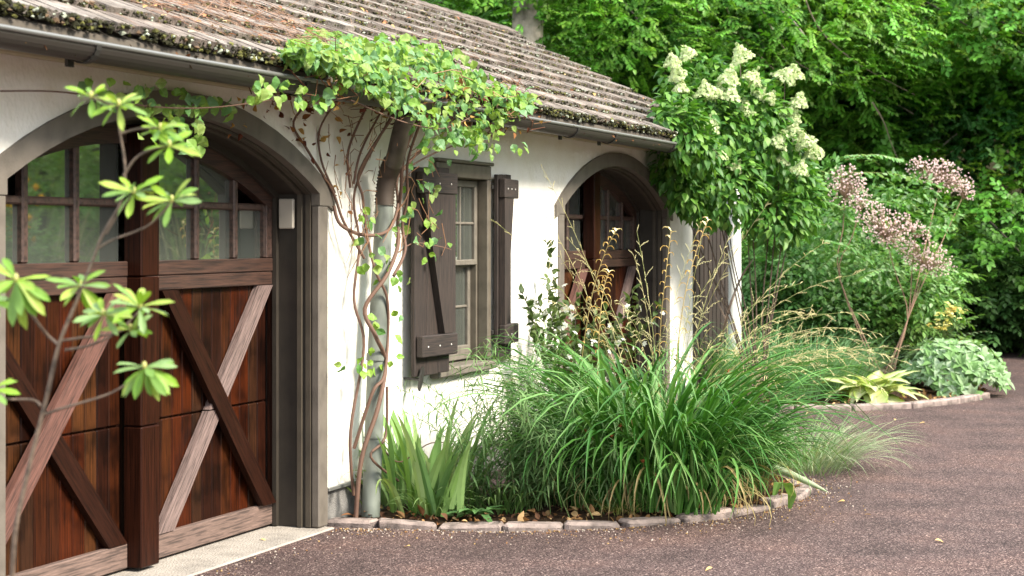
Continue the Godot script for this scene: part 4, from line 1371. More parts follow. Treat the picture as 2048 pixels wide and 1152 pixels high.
func soil_patch(called: String, rim: Array, mid: Vector2) -> void:
	var g := Geo.new()
	for i in rim.size() - 1:
		var a: Vector2 = rim[i]; var b: Vector2 = rim[i + 1]
		var a2 := a.lerp(mid, 0.45); var b2 := b.lerp(mid, 0.45)
		var A := Vector3(a.x, 0.012, a.y); var B := Vector3(b.x, 0.012, b.y)
		var A2 := Vector3(a2.x, 0.05, a2.y); var B2 := Vector3(b2.x, 0.05, b2.y)
		var dn := Vector3(A.x, -10, A.z)
		g.outq(A, B, B2, A2, dn); g.out(A2, B2, Vector3(mid.x, 0.06, mid.y), dn)
	struct(called, g, M.soil)
	var chip := Geo.new()
	chip.leaf(1, 0.55, OVATE, 0.3, 0.4)
	var xs := []; var tints := []
	for i in 900:
		var k := rng.randi() % (rim.size() - 1)
		var p: Vector2 = (rim[k] as Vector2).lerp(rim[k + 1], rng.randf()).lerp(mid, pow(rng.randf(), 1.5) * 0.7 + 0.02)
		xs.append(frame(Vector3(p.x, rf(0.025, 0.05), p.y), rv(), Vector3.UP + rv(0.7), rf(0.02, 0.07)))
		tints.append([Color(0.20, 0.09, 0.04), Color(0.32, 0.18, 0.08), Color(0.12, 0.06, 0.035), Color(0.42, 0.28, 0.14)][i % 4] as Color)
	many(self, "leaf_litter", chip, M.dry, xs, tints)
	var o := get_child(get_child_count() - 1)
	o.set_meta("label", "brown leaf litter and mulch on the soil of " + ("the bed below the window" if mid.x < 12 else "the bed beyond the garage"))

func build_far_bed() -> void:
	var rim := [Vector2(15.35, -0.3), Vector2(15.15, 0.5), Vector2(15.22, 0.95), Vector2(15.45, 1.4), Vector2(15.85, 1.85), Vector2(16.5, 2.18), Vector2(17.15, 2.36), Vector2(17.9, 2.28), Vector2(18.7, 1.9), Vector2(19.5, 1.3), Vector2(19.9, -0.3)]
	soil_patch("far_planting_bed", rim, Vector2(17.5, 0.8))
	var E := thing("kerb_edging", "low pale concrete edging of the bed beyond the garage", "edging")
	for i in range(0, 6):
		var a: Vector2 = rim[i]; var b: Vector2 = rim[i + 1]
		var g := Geo.new()
		var l := a.distance_to(b)
		g.box(Vector3.ZERO, Vector3(l - 0.01, 0.11, 0.1), Basis(), 0.012)
		put("stone", g, M.stone, E, Transform3D(Basis(Vector3.UP, -atan2(b.y - a.y, b.x - a.x)), Vector3((a.x + b.x) / 2, 0.0, (a.y + b.y) / 2)))
	# hydrangea
	var H := thing("hydrangea", "tall hydrangea with lime-white cone flowers rising at the garage corner", "shrub", Vector3(15.1, 0.03, 0.66))
	var hub := at(1470, 330, 15.35) - H.position
	for q in [[1345, 150], [1400, 170], [1480, 115], [1570, 165], [1590, 230], [1600, 300], [1330, 260], [1350, 330], [1420, 240], [1500, 260], [1540, 360], [1450, 400]]:
		var e := at(q[0], q[1], 15.35 + rf(-0.3, 0.3)) - H.position
		limb(H, [Vector3(rf(-0.12, 0.12), -0.03, rf(-0.1, 0.1)), Vector3(e.x * 0.3, 0.75, e.z * 0.3), e * Vector3(0.75, 0.6, 0.75) + Vector3(0, 0.2, 0), e], 0.008, 0.004, M.stem_brown, "stem", 6, 4)
	var hv := leaf_vars([Color(0.05, 0.15, 0.02), Color(0.08, 0.205, 0.025), Color(0.12, 0.265, 0.04), Color(0.062, 0.175, 0.03), Color(0.17, 0.33, 0.06)], 0.098, 0.056, OVATE, 0.22, 0.3)
	var xs := []
	for b in [[1400, 250, 0.42, 0.48, 380], [1500, 260, 0.46, 0.46, 430], [1440, 370, 0.5, 0.36, 420], [1560, 330, 0.36, 0.42, 300], [1360, 320, 0.28, 0.3, 180], [1350, 180, 0.18, 0.3, 90], [1550, 430, 0.4, 0.3, 240], [1480, 180, 0.3, 0.25, 100], [1375, 385, 0.22, 0.2, 120], [1590, 400, 0.32, 0.32, 240], [1420, 150, 0.2, 0.2, 60], [1350, 250, 0.2, 0.25, 130], [1368, 262, 0.2, 0.26, 190, 13.95], [1335, 240, 0.13, 0.22, 80, 13.85], [1400, 300, 0.2, 0.2, 110, 14.1]]:
		var c := at(b[0], b[1], b[5] if b.size() > 5 else 14.45 + 0.9 * clampf((b[0] - 1330.0) / 250.0, 0.0, 1.0)) - H.position
		for i in int(b[4] * 1.8):
			var q := in_ball()
			if q.length() < 0.55 and i % 2:
				q = q.normalized() * rf(0.6, 1.0)
			var p := c + q * Vector3(b[2] * 0.95, b[3], b[2] * 0.8)
			xs.append(frame(p, q + Vector3(0, -0.35, 0) + rv(0.5), Vector3.UP * 0.8 + q * 0.5 + rv(0.45), rf(0.65, 1.1)))
	spread(H, hv, M.leaf, xs, "leaf", 300, "leaves_within")
	# flower cones: many small four-petalled florets
	var fl := Geo.new()
	for i in 4:
		var lf := Geo.new()
		lf.leaf(0.014, 0.013, [0.3, 1.0, 0.8, 0.0], 0.2, 0.2)
		fl.add(lf, frame(Vector3.ZERO, Vector3(cos(i * 1.571), sin(i * 1.571), 0.1), Vector3(0, 0, 1)))
	for q in [[1345, 122, 0.8], [1375, 108, 0.8], [1355, 148, 0.9], [1362, 175, 0.7], [1483, 112, 1.1], [1410, 185, 1.0], [1458, 158, 1.1], [1505, 158, 1.0], [1440, 188, 0.9], [1462, 192, 0.9], [1425, 185, 0.8], [1570, 158, 1.3], [1590, 150, 0.9], [1598, 205, 1.0], [1490, 222, 1.0], [1418, 252, 1.1], [1580, 230, 1.1], [1585, 265, 1.0], [1557, 285, 1.0], [1610, 285, 1.1], [1628, 305, 1.0], [1565, 320, 0.8], [1600, 340, 0.9], [1433, 295, 0.6], [1440, 312, 0.7], [1472, 335, 0.7], [1366, 212, 0.7], [1520, 190, 0.8], [1540, 195, 0.7], [1335, 255, 0.5]]:
		var p := at(q[0], q[1], 14.05 + 0.9 * clampf((q[0] - 1330.0) / 250.0, 0.0, 1.0) + rf(-0.1, 0.15)) - H.position
		var g := Geo.new()
		var ax := (Vector3.UP * 0.8 + RGT * rf(-0.5, 0.6) - FWD * rf(0.0, 0.4)).normalized()
		var s: float = q[2] * 0.88
		var sx := ax.cross(Vector3(0.4, 0.1, 0.8)).normalized(); var sy := ax.cross(sx)
		for i in 150:
			var t := sqrt(rng.randf())
			var a := rf(0, TAU)
			var r := 0.115 * t * s * rf(0.7, 1.0)
			var d := sx * cos(a) + sy * sin(a)
			fl.col = Color.WHITE
			var k := rf(0.8, 1.05)
			g.add(fl, frame(p + d * r + ax * (0.155 * (1.0 - t) * s * rf(0.8, 1.15) - 0.03), rv(), d + ax * 0.5 + rv(0.3), rf(0.9, 1.5)), Color(0.64 * k, 0.73 * k * rf(0.95, 1.05), 0.43 * k))
		g.col = Color(0.35, 0.45, 0.15)
		g.tube(PackedVector3Array([p - ax * 0.08, p + ax * 0.12 * s]), PackedFloat32Array([0.006, 0.003]), 4)
		put("flower_cone", g, M.petal, H)
	# pink-flowered shrub with feathered leaves
	var P := thing("pink_flowering_shrub", "airy shrub with dusty pink flower clusters and long feathered leaves in the far bed", "shrub", Vector3(17.6, 0.03, 1.35))
	var ball := Geo.new()
	ball.octa(Vector3.ZERO, Vector3(0.0125, 0.011, 0.0125))
	for q in [[1690, 372, 48, 44, 17.5, 150], [1880, 350, 72, 36, 17.9, 230], [1770, 452, 62, 46, 17.2, 260], [1852, 512, 62, 38, 17.3, 190], [1720, 400, 26, 20, 17.4, 40], [1830, 452, 30, 18, 17.3, 50], [1925, 375, 26, 22, 17.9, 60]]:
		var g := Geo.new()
		var c := at(q[0], q[1], q[4]) - P.position
		var foot := at(1815, 640, 17.4) - P.position if q[0] > 1740 else at(1680, 560, 17.5) - P.position
		limb(P, [Vector3(rf(-0.1, 0.1), 0, rf(-0.1, 0.1)), foot, foot.lerp(c, 0.6) + Vector3(0, -0.05, 0), c - Vector3(0, 0.1, 0)], 0.007, 0.0035, M.stem_pink, "stem", 5, 4)
		for i in int(q[5] * 1.7):
			var b := in_ball()
			var p: Vector3 = c + RGT * b.x * q[2] / 200.0 * 0.98 + Vector3.UP * (b.y * q[3] / 200.0 - 0.10 * b.x * (1.0 if q[0] > 1740 else 0.0)) + FWD * b.z * 0.2
			var k := rf(0.75, 1.1)
			g.add(ball, Transform3D(Basis.from_euler(rv(3)).scaled(Vector3.ONE * rf(0.55, 1.15)), p), Color(0.86 * k, 0.70 * k, 0.71 * k))
			if i % 4 == 0:
				g.col = Color(0.34, 0.24, 0.17)
				g.tube(PackedVector3Array([c - Vector3(0, 0.12, 0), c.lerp(p, 0.6) - Vector3(0, 0.03, 0), p]), PackedFloat32Array([0.004, 0.003, 0.002]), 3, false)
		put("flower_cluster", g, M.petal, P)
	var fr := leaf_vars([Color(0.13, 0.29, 0.08), Color(0.19, 0.36, 0.12), Color(0.10, 0.24, 0.06), Color(0.30, 0.44, 0.22)], 0.085, 0.036, OVATE, 0.2, 0.2)
	xs = []
	var rib := Geo.new()
	rib.col = Color(0.2, 0.24, 0.08)
	for q in [[1690, 320, 1800, 318], [1700, 345, 1880, 372], [1680, 420, 1790, 405], [1690, 355, 1560, 345], [1760, 330, 1690, 312], [1830, 560, 1900, 540], [1790, 540, 1720, 560], [1640, 480, 1740, 520], [1650, 450, 1560, 470], [1850, 430, 1790, 400], [1830, 580, 1760, 600], [1700, 500, 1640, 540], [1820, 470, 1905, 455], [1640, 400, 1700, 440]]:
		var d := rf(17.0, 17.8)
		var a := at(q[0], q[1], d) - P.position; var b := at(q[2], q[3], d + rf(-0.3, 0.3)) - P.position
		var p := smooth([a, a.lerp(b, 0.5) + Vector3(0, 0.05, 0), b], 8)
		rib.tube(p, taper(0.005, 0.002, p.size()), 3, false)
		for k in range(2, p.size()):
			for s: float in [-1.0, 1.0]:
				var dir := (p[k] - p[k - 1]).normalized()
				var side := dir.cross(Vector3.UP).normalized() * s
				xs.append(frame(p[k], side + dir * 0.45 + Vector3(0, rf(-0.35, 0.1), 0), Vector3.UP + rv(0.3), rf(0.85, 1.25)))
	for b in [[1660, 420, 0.40, 0.32, 420], [1740, 520, 0.42, 0.32, 520], [1850, 580, 0.34, 0.3, 300], [1620, 520, 0.38, 0.34, 420], [1800, 380, 0.42, 0.18, 260], [1700, 600, 0.42, 0.3, 380], [1880, 430, 0.25, 0.18, 150], [1640, 340, 0.3, 0.14, 130]]:
		var c := at(b[0], b[1], 17.9) - P.position
		for i in b[4]:
			var q := in_ball()
			xs.append(frame(c + q * Vector3(b[2], b[3], b[2]), q + rv(0.8), Vector3.UP + rv(0.6), rf(0.7, 1.2)))
	put("leaf_ribs", rib, M.dry, P)
	spread(P, fr, M.leaf, xs, "leaf", 300, "leaves_within")
	# golden hosta with pale variegated leaves
	var hp := on_ground(1752, 812)
	var HO := thing("variegated_hosta", "yellow-green hosta with cream-centred leaves at the edge of the far bed", "hosta", hp + FWD * 0.15)
	xs = []
	var ho := []
	for k in 4:
		var g := Geo.new()
		var rimc: Color = [Color(0.30, 0.42, 0.07), Color(0.24, 0.38, 0.06), Color(0.36, 0.46, 0.10), Color(0.28, 0.40, 0.09)][k]
		g.col = rimc
		g.leaf(0.36, 0.20, [0.12, 0.7, 1.0, 0.95, 0.72, 0.36, 0.0], 0.22, 0.5, 0.03)
		for i in g.v.size():
			g.c[i] = rimc if absf(g.v[i].x) > 0.012 else Color(0.66, 0.64, 0.40)
		ho.append(g)
	for i in 36:
		var a := TAU * i / 36.0 * 4.0 + rf(-0.2, 0.2)
		var e := lerpf(0.95, -0.25, i / 36.0)
		var d := Vector3(cos(a) * cos(e), sin(e), sin(a) * cos(e))
		xs.append(frame(Vector3(cos(a), 0, sin(a)) * rf(0.05, 0.16) + Vector3(0, rf(0.08, 0.2), 0), d, Vector3.UP + rv(0.2), rf(0.75, 1.15)))
	spread(HO, ho, M.leaf, xs, "leaf")
	# woolly silver-leaved mound
	var lp := on_ground(1925, 790)
	var L := thing("silver_leaved_mound", "spreading mound of woolly silver-green leaves at the corner of the drive", "plant", lp + FWD * 0.22 - RGT * 0.04)
	var lv := leaf_vars([Color(0.21, 0.35, 0.15), Color(0.27, 0.40, 0.21), Color(0.16, 0.29, 0.10), Color(0.36, 0.47, 0.30)], 0.12, 0.056, OVATE, 0.3, 0.35)
	xs = []
	for i in 300:
		var a := rf(0, TAU); var r := pow(rng.randf(), 0.4)
		var c := RGT * cos(a) * r * 0.50 + FWD * sin(a) * r * 0.72 + Vector3(0, 0.0 + 0.48 * sqrt(maxf(0.0, 1.0 - pow(r, 3.0))) * rf(0.7, 1.05), 0)
		var o := (c * Vector3(1, 1.2, 1)).normalized()
		for k in 9:
			var b := k * 2.4
			var sx := o.cross(Vector3(0.3, 0.2, 0.9)).normalized()
			var d := (sx * cos(b) + o.cross(sx) * sin(b)) + o * rf(0.1, 1.2)
			xs.append(frame(c, d, o + Vector3(0, 0.4, 0) + rv(0.3), rf(0.6, 1.1)))
	spread(L, lv, M.matt, xs, "leaf", 300, "leaves_within")
	# blue-green fennel-like mass and other fillers
	var sedge := blade_vars([Color(0.13, 0.26, 0.11), Color(0.18, 0.32, 0.15), Color(0.22, 0.35, 0.19), Color(0.15, 0.28, 0.08)], 0.66, 0.0085, 1.25, 1.3, 0.2, 7)
	for s in [[1440, 800, 0.95, "soft blue-green sedge beside the garage corner post"], [1560, 806, 1.05, "soft blue-green sedge behind the far edging"], [1650, 796, 0.9, "soft blue-green sedge behind the hosta"], [1500, 762, 1.15, "tall blue-green sedge below the hydrangea"], [1620, 770, 1.1, "tall blue-green sedge behind the hosta's left side"], [1410, 770, 1.0, "blue-green sedge at the foot of the gate"]]:
		tuft("sedge", s[3], "grass", on_ground(s[0], s[1]) + FWD * 0.3, sedge, M.matt, 900, 0.5, 150, 0.5, s[2] * 1.25, Vector2.ZERO, "blue-green sedges of the far bed")
	var spears := blade_vars([Color(0.16, 0.29, 0.12), Color(0.22, 0.35, 0.16)], 0.42, 0.04, 1.35, 0.5, 0.3, 7)
	tuft("spear_leaved_plant", "plant with a few upright pale green spear leaves among the sedges", "plant", on_ground(1540, 812) + FWD * 0.2, spears, M.leaf, 14, 0.22, 300, 0.7, 1.1, Vector2.ZERO, "", "leaf")
	var sp := spray(11, 0.26, 0.12, Color(1, 1, 1), 0.2)
	bush("leafy_bush", "bright yellow-green bush behind the hosta", "shrub", on_ground(1735, 735) + FWD * 0.3, Vector3(0.55, 0.55, 0.5), sp, Color(0.22, 0.40, 0.06), 900, 0.24, 6, "bushes of the far bed")
	bush("leafy_bush", "bluish green bush under the hydrangea's right side", "shrub", on_ground(1590, 740), Vector3(0.62, 0.72, 0.5), sp, Color(0.12, 0.29, 0.09), 1500, 0.25, 6, "bushes of the far bed")
	bush("leafy_bush", "tall mixed green bush between the hydrangea and the pink flowers", "shrub", Vector3(18.9, 0.03, 0.2), Vector3(0.95, 1.05, 0.7), sp, Color(0.14, 0.30, 0.08), 1900, 0.28, 7, "bushes of the far bed")
	bush("leafy_bush", "mid-green bush below the pink flower clusters", "shrub", Vector3(19.0, 0.03, 1.3), Vector3(0.7, 0.8, 0.5), sp, Color(0.14, 0.29, 0.06), 1200, 0.28, 6, "bushes of the far bed")
	bush("leafy_bush", "dark low bush below the white post", "shrub", on_ground(1485, 735) + FWD * 0.4, Vector3(0.35, 0.3, 0.35), sp, Color(0.10, 0.24, 0.09), 260, 0.24, 5, "bushes of the far bed")
	# fern
	var FE := thing("fern", "grey-green fern arching behind the silver-leaved mound", "fern", on_ground(1850, 765) + FWD * 0.2)
	var frond := Geo.new()
	var fp := arc(Vector3.ZERO, 0, 1.25, 0.85, 1.3, 16)
	frond.col = Color(0.15, 0.16, 0.07)
	frond.tube(fp, taper(0.004, 0.001, fp.size()), 3, false)
	for i in range(2, 17):
		for s: float in [-1.0, 1.0]:
			var lf := Geo.new()
			lf.col = Color(0.13, 0.21, 0.10) * rf(0.8, 1.25)
			lf.leaf(0.13 * sin(clampf(i / 17.0 * 1.25, 0.0, 1.0) * PI) + 0.02, 0.028, LANCE, 0.1, 0.2)
			frond.add(lf, frame(fp[i], Vector3(0, 0, s) + (fp[i] - fp[i - 1]).normalized() * 0.4, Vector3.UP))
	xs = []
	for i in 26:
		xs.append(Transform3D(Basis(Vector3.UP, rf(0, TAU)).rotated(Vector3(rf(-1, 1), 0, rf(-1, 1)).normalized(), rf(-0.2, 0.2)).scaled(Vector3.ONE * rf(0.7, 1.25)), Vector3(rf(-0.1, 0.1), 0, rf(-0.1, 0.1))))
	spread(FE, [frond], M.matt, xs, "frond")
	# yellow flowers
	var Y := thing("yellow_flowers", "loose plant with pale yellow flowers beyond the silver-leaved mound", "flowers", on_ground(1890, 760) + FWD * 0.35)
	for i in 16:
		var e := at(1893 + rf(-32, 32), 655 + rf(-45, 32), 17.3) - Y.position
		limb(Y, [Vector3.ZERO, e * Vector3(0.5, 0.6, 0.5), e], 0.004, 0.002, M.stem_green, "stem", 4, 4)
		var g := Geo.new()
		for k in 7:
			var lf := Geo.new()
			lf.col = [Color(0.74, 0.70, 0.24), Color(0.76, 0.74, 0.38), Color(0.72, 0.58, 0.20)][i % 3]
			lf.leaf(0.05, 0.03, OVATE, 0.2, 0.3)
			g.add(lf, frame(e + rv(0.025), Vector3(cos(k * 0.9), rf(-0.2, 0.9), sin(k * 0.9)), Vector3.UP + rv(0.8)))
		put("flower", g, M.petal, Y)
	# grey dead limb leaning against the sedge
	var dl := thing("dead_limb", "bare grey dead limb leaning beside the white post", "branch", on_ground(1425, 765))
	limb(dl, [Vector3.ZERO, at(1452, 640, 15.6) - dl.position, at(1480, 560, 15.5) - dl.position, at(1505, 520, 15.4) - dl.position], 0.016, 0.006, M.stem_grey, "limb", 6)
	limb(dl, [at(1452, 640, 15.6) - dl.position, at(1430, 590, 15.6) - dl.position, at(1418, 545, 15.6) - dl.position], 0.009, 0.004, M.stem_grey, "limb", 6)

func build_gate() -> void:
	# plank gate and the white post that ends it, beside the garage
	var g := Geo.new()
	var gt := thing("plank_gate", "weathered brown plank gate between the garage corner and the white post", "gate", Vector3(15.36, 0.0, -0.05))
	for k in 9:
		plank_box("board", Vector3(k * 0.152 + 0.02, 0.05, -0.012), Vector3((k + 1) * 0.152 - 0.02, 1.62 + rf(-0.02, 0.03), 0.012 + rf(0, 0.004)), M.shutters[k % 3], gt)
	for y in [0.3, 1.3]:
		plank_box("rail", Vector3(0.0, y, -0.06), Vector3(1.36, y + 0.1, -0.013), M.batten, gt)
	var p := thing("white_post", "slim white painted post beyond the garage, under the hydrangea", "post", Vector3(16.85, 0, -0.02))
	g.tube(PackedVector3Array([Vector3(0, 0, 0), Vector3(0, 2.0, 0)]), PackedFloat32Array([0.075, 0.072]), 16)
	put("shaft", g, M.white_paint, p)
	g = Geo.new()
	g.box(Vector3(0, 0.09, 0), Vector3(0.24, 0.18, 0.24), Basis(), 0.02)
	put("base", g, M.white_paint, p)

func ground_height(x: float, z: float) -> float:
	var d := maxf(0.0, x + 0.35 * maxf(0.0, -z - 6.0) - 24.5)
	return -0.06 + 0.42 * d + (0.15 * sin(x * 0.9) * cos(z * 0.7) if d > 0.5 else 0.0)

func build_ground() -> void:
	var g := Geo.new()
	var s := 4.0
	for i in range(-30, 40):
		for k in range(-40, 40):
			var x := i * s; var z := k * s
			if x > 90 or x < -100:
				continue
			var P := func(a: float, b: float) -> Vector3: return Vector3(a, minf(ground_height(a, b), 16.0), b)
			g.quad(P.call(x, z), P.call(x + s, z), P.call(x + s, z + s), P.call(x, z + s))
	struct("woodland_floor", g, M.forest)
	g = Geo.new()
	var poly := PackedVector2Array([Vector2(-20, -0.9), Vector2(21, -0.9), Vector2(22.2, 1.2), Vector2(24.3, 2.0), Vector2(24.6, 6), Vector2(23, 9.5), Vector2(14, 11.5), Vector2(-20, 12)])
	for id in range(0, 1):
		var ids := Geometry2D.triangulate_polygon(poly)
		for i in range(0, ids.size(), 3):
			g.out(Vector3(poly[ids[i]].x, 0, poly[ids[i]].y), Vector3(poly[ids[i + 1]].x, 0, poly[ids[i + 1]].y), Vector3(poly[ids[i + 2]].x, 0, poly[ids[i + 2]].y), Vector3(poly[ids[i]].x, -50, poly[ids[i]].y))
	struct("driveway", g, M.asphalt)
	g = Geo.new()
	g.box(Vector3(6.85, -0.015, -0.14), Vector3(2.74, 0.045, 0.42), Basis(), 0.012)
	struct("door_threshold", g, M.concrete)
	g = Geo.new()
	g.box(Vector3(13.16, -0.015, -0.14), Vector3(2.74, 0.045, 0.42), Basis(), 0.012)
	struct("door_threshold", g, M.concrete)
	# loose grit and crumbs of litter gathered along the edges of the drive
	var grit := Geo.new()
	grit.octa(Vector3.ZERO, Vector3(1, 0.6, 0.8))
	var xs := []; var tints := []
	var line := [Vector2(5.6, 0.12), Vector2(8.2, 0.10), Vector2(8.27, 0.3), Vector2(8.42, 0.93), Vector2(8.75, 1.47), Vector2(9.4, 2.02), Vector2(10.4, 2.17), Vector2(11.0, 2.0), Vector2(11.7, 1.0)]
	for i in 1500:
		var k := rng.randi() % 8
		var p: Vector2 = (line[k] as Vector2).lerp(line[k + 1], rng.randf()) + Vector2(rf(-0.4, 0.1), rf(0.0, 0.5)) * pow(rng.randf(), 2.2)
		xs.append(Transform3D(Basis.from_euler(rv(3)).scaled(Vector3.ONE * rf(0.002, 0.008)), Vector3(p.x, 0.003, p.y)))
		tints.append([Color(0.30, 0.24, 0.21), Color(0.16, 0.12, 0.10), Color(0.42, 0.36, 0.31), Color(0.22, 0.12, 0.06), Color(0.33, 0.22, 0.10)][i % 5] as Color)
	many(self, "loose_grit", grit, M.vcol, xs, tints)
	get_child(get_child_count() - 1).set_meta("label", "loose grit and litter along the edge of the driveway")
	# single fallen leaves on the asphalt
	var lf := Geo.new()
	lf.col = Color(0.62, 0.42, 0.18)
	lf.leaf(0.045, 0.026, OVATE, 0.35, 0.4)
	var seen := [["curled tan leaf on the driveway near the lower edge of the view", 1425, 1135], ["small yellow leaf on the drive in front of the silver-leaved mound", 1850, 845], ["ochre leaf alone on the open driveway right of the fallen sword leaf", 1742, 1030], ["tan leaf lying on the driveway in the shade right of centre", 1870, 1080], ["pale leaf lying near the fallen sword leaf's tip", 1690, 1002], ["small brown leaf on the concrete threshold", 520, 1078], ["russet leaf on the driveway beside the stone edging", 820, 1092], ["little yellow leaf far along the drive beside the hosta", 1790, 838]]
	for q in seen:
		var o := put("fallen_leaf", lf, M.dry, self, frame(on_ground(q[1], q[2], 0.012), Vector3(rf(-1, 1), 0.05, rf(-1, 1)), Vector3.UP + rv(0.3), rf(0.7, 1.2)))
		tag(o, q[0], "leaf", "fallen leaves on the driveway")

func build_wood() -> void:
	var sp := spray(12, 0.235, 0.155, Color(1, 1, 1), 0.3)
	var tones := [Color(0.08, 0.235, 0.025), Color(0.115, 0.29, 0.03), Color(0.062, 0.20, 0.028), Color(0.18, 0.36, 0.035), Color(0.068, 0.235, 0.055)]
	# (u, depth, height, trunk radius, tone, sprays, reach, label)
	var rows := [
		[980, 24.0, 7.0, 0.10, 0, 2600, 2.6, "slender tree whose leaves hang just above the garage ridge"],
		[1180, 23.0, 7.2, 0.07, 1, 2800, 2.5, "leafy young tree behind the roof with one pale wavy stem"],
		[1370, 25.0, 7.5, 0.08, 2, 2800, 2.7, "dark green tree behind the hydrangea's top"],
		[1540, 24.0, 7.5, 0.08, 1, 2800, 2.7, "tree with long bare arching branches right of the hydrangea"],
		[1720, 25.5, 7.6, 0.09, 3, 2800, 2.8, "yellow-green tree rising behind the pink flowers"],
		[1880, 24.5, 7.2, 0.08, 0, 2800, 2.6, "tree with hanging dark foliage beyond the far bed"],
		[2050, 25.5, 7.4, 0.10, 4, 2800, 2.8, "bluish green tree at the end of the driveway"],
		[2230, 24.5, 7.5, 0.10, 1, 1800, 2.8, "broad tree beside the far end of the drive, past the shrubs"],
		[860, 27.0, 8.0, 0.12, 2, 1800, 2.8, "tree standing behind the garage ridge at its near part"],
		[1080, 33.0, 9.0, 0.16, 2, 2200, 3.6, "tall tree deep in the wood behind the pale trunk"],
		[1320, 34.0, 9.5, 0.16, 0, 2200, 3.6, "tall tree deep in the wood above the garage's far gable"],
		[1600, 33.0, 9.5, 0.16, 2, 2200, 3.6, "tall tree deep in the wood above the hydrangea's right side"],
		[1860, 34.0, 9.5, 0.16, 0, 2200, 3.6, "tall tree deep in the wood above the pink flowers"],
		[2120, 34.0, 9.5, 0.16, 2, 2200, 3.6, "tall tree deep in the wood above the drive's end"],
		[800, 36.0, 10.0, 0.18, 0, 1500, 3.6, "tall tree deep in the wood over the garage roof"],
	]
	var broad := spray(9, 0.30, 0.21, Color(1, 1, 1), 0.3)
	for i in rows.size():
		var r = rows[i]
		var b := at(r[0], 472, r[1])
		b.y = ground_height(b.x, b.z)
		wood_tree(r[7], b, r[2], r[3], broad if i in [2, 5, 7, 10] else sp, tones[r[4]], int(r[5] * (2.6 if i < 9 else 1.8)), r[6], M.bark if i % 3 else M.pale_bark, Vector3(rf(-0.5, 0.5), 0, rf(-0.5, 0.5)), 0.30 if i < 9 else 0.5)
	# thick pale trunk just above the ridge
	var b := at(1042, 472, 21.3)
	b.y = ground_height(b.x, b.z)
	var t := wood_tree("big tree with a thick pale trunk showing above the garage ridge", b, 11.0, 0.25, sp, tones[1], 900, 2.8, M.pale_bark, Vector3(0.2, 0, 0.3), 0.5, 0.6)
	# long bare arching stems that show among the leaves
	var A := thing("arching_saplings", "bare grey saplings arching down through the leaves right of the hydrangea", "sapling", at(1500, 472, 22.3) * Vector3(1, 0, 1))
	for q in [[1435, -40, 1470, 55, 1520, 112, 1556, 146], [1500, -40, 1545, 60, 1590, 122, 1648, 152], [1205, -40, 1212, 40, 1226, 90, 1226, 150], [1600, -30, 1640, 60, 1720, 130, 1830, 190], [1390, -20, 1400, 30, 1450, 75, 1480, 96], [1745, 205, 1768, 245, 1780, 280, 1800, 330]]:
		var pts := []
		for k in 4:
			pts.append(at(q[k * 2], q[k * 2 + 1], 22.3 + k * 0.25) - A.position)
		limb(A, pts, 0.012, 0.005, M.stem_grey, "stem", 6, 5)
	# shrubs that close the end of the drive
	var sp2 := spray(10, 0.28, 0.15, Color(1, 1, 1), 0.25)
	var sh := [
		[1960, 23.0, 0.95, 1.25, Color(0.06, 0.15, 0.035), "dense dark green shrub at the end of the drive"],
		[2060, 23.3, 0.9, 1.3, Color(0.07, 0.17, 0.05), "round dense shrub at the drive's end with small leaves"],
		[1900, 23.8, 0.8, 1.1, Color(0.05, 0.13, 0.03), "shaded shrub behind the yellow flowers"],
		[1810, 22.5, 0.9, 1.1, Color(0.07, 0.17, 0.04), "loose shrub behind the pink-flowered shrub"],
		[1690, 22.0, 1.0, 1.25, Color(0.065, 0.16, 0.04), "shrub in deep shade left of the pink flowers"],
		[1580, 21.5, 0.9, 1.2, Color(0.06, 0.15, 0.04), "shrub in the shade behind the hydrangea"],
		[2160, 22.5, 0.9, 1.2, Color(0.07, 0.17, 0.04), "shrub beside the far turn of the drive"],
	]
	for q in sh:
		var p := at(q[0], 472, q[1])
		p.y = maxf(0.0, ground_height(p.x, p.z))
		bush("woodland_shrub", q[5], "shrub", p, Vector3(q[2], q[3] * 0.75, q[2]), sp2, q[4], 1700, 0.30, 7, "shrubs along the wood's edge")
	# low growth on the ground before the wood
	var xs := []; var tints := []
	for i in 900:
		var p := at(rf(1880, 2150), 472, rf(21.5, 24.5))
		if p.z > 2.2 + (p.x - 24.0) and p.x < 24.3:
			continue
		p.y = ground_height(p.x, p.z) + rf(0.02, 0.2)
		xs.append(frame(p, rv() + Vector3(0, 0.4, 0), Vector3.UP + rv(0.6), rf(0.14, 0.3)))
		tints.append(Color(0.11, 0.21, 0.04) * rf(0.6, 1.3))
	many(self, "ground_cover", sp2, M.leaf, xs, tints)
	get_child(get_child_count() - 1).set_meta("label", "low green ground cover along the end of the driveway")
	# trees across the drive, which the panes reflect
	var far := [[17.5, 12.0, "tree across the driveway that the near door's panes reflect"], [22.0, 11.5, "tree across the driveway that the window panes reflect"], [28.5, 8.4, "tree at the drive's turn that the second door's panes reflect"]]
	for q in far:
		wood_tree(q[2], Vector3(q[0], 0, q[1]), 7.5, 0.14, sp, Color(0.2, 0.36, 0.07), 3600, 2.9, M.bark, Vector3.ZERO, 0.42, 0.05)
	# unseen trees added round the drive to block light from the low sky
	var twin := get_child(get_child_count() - 1)
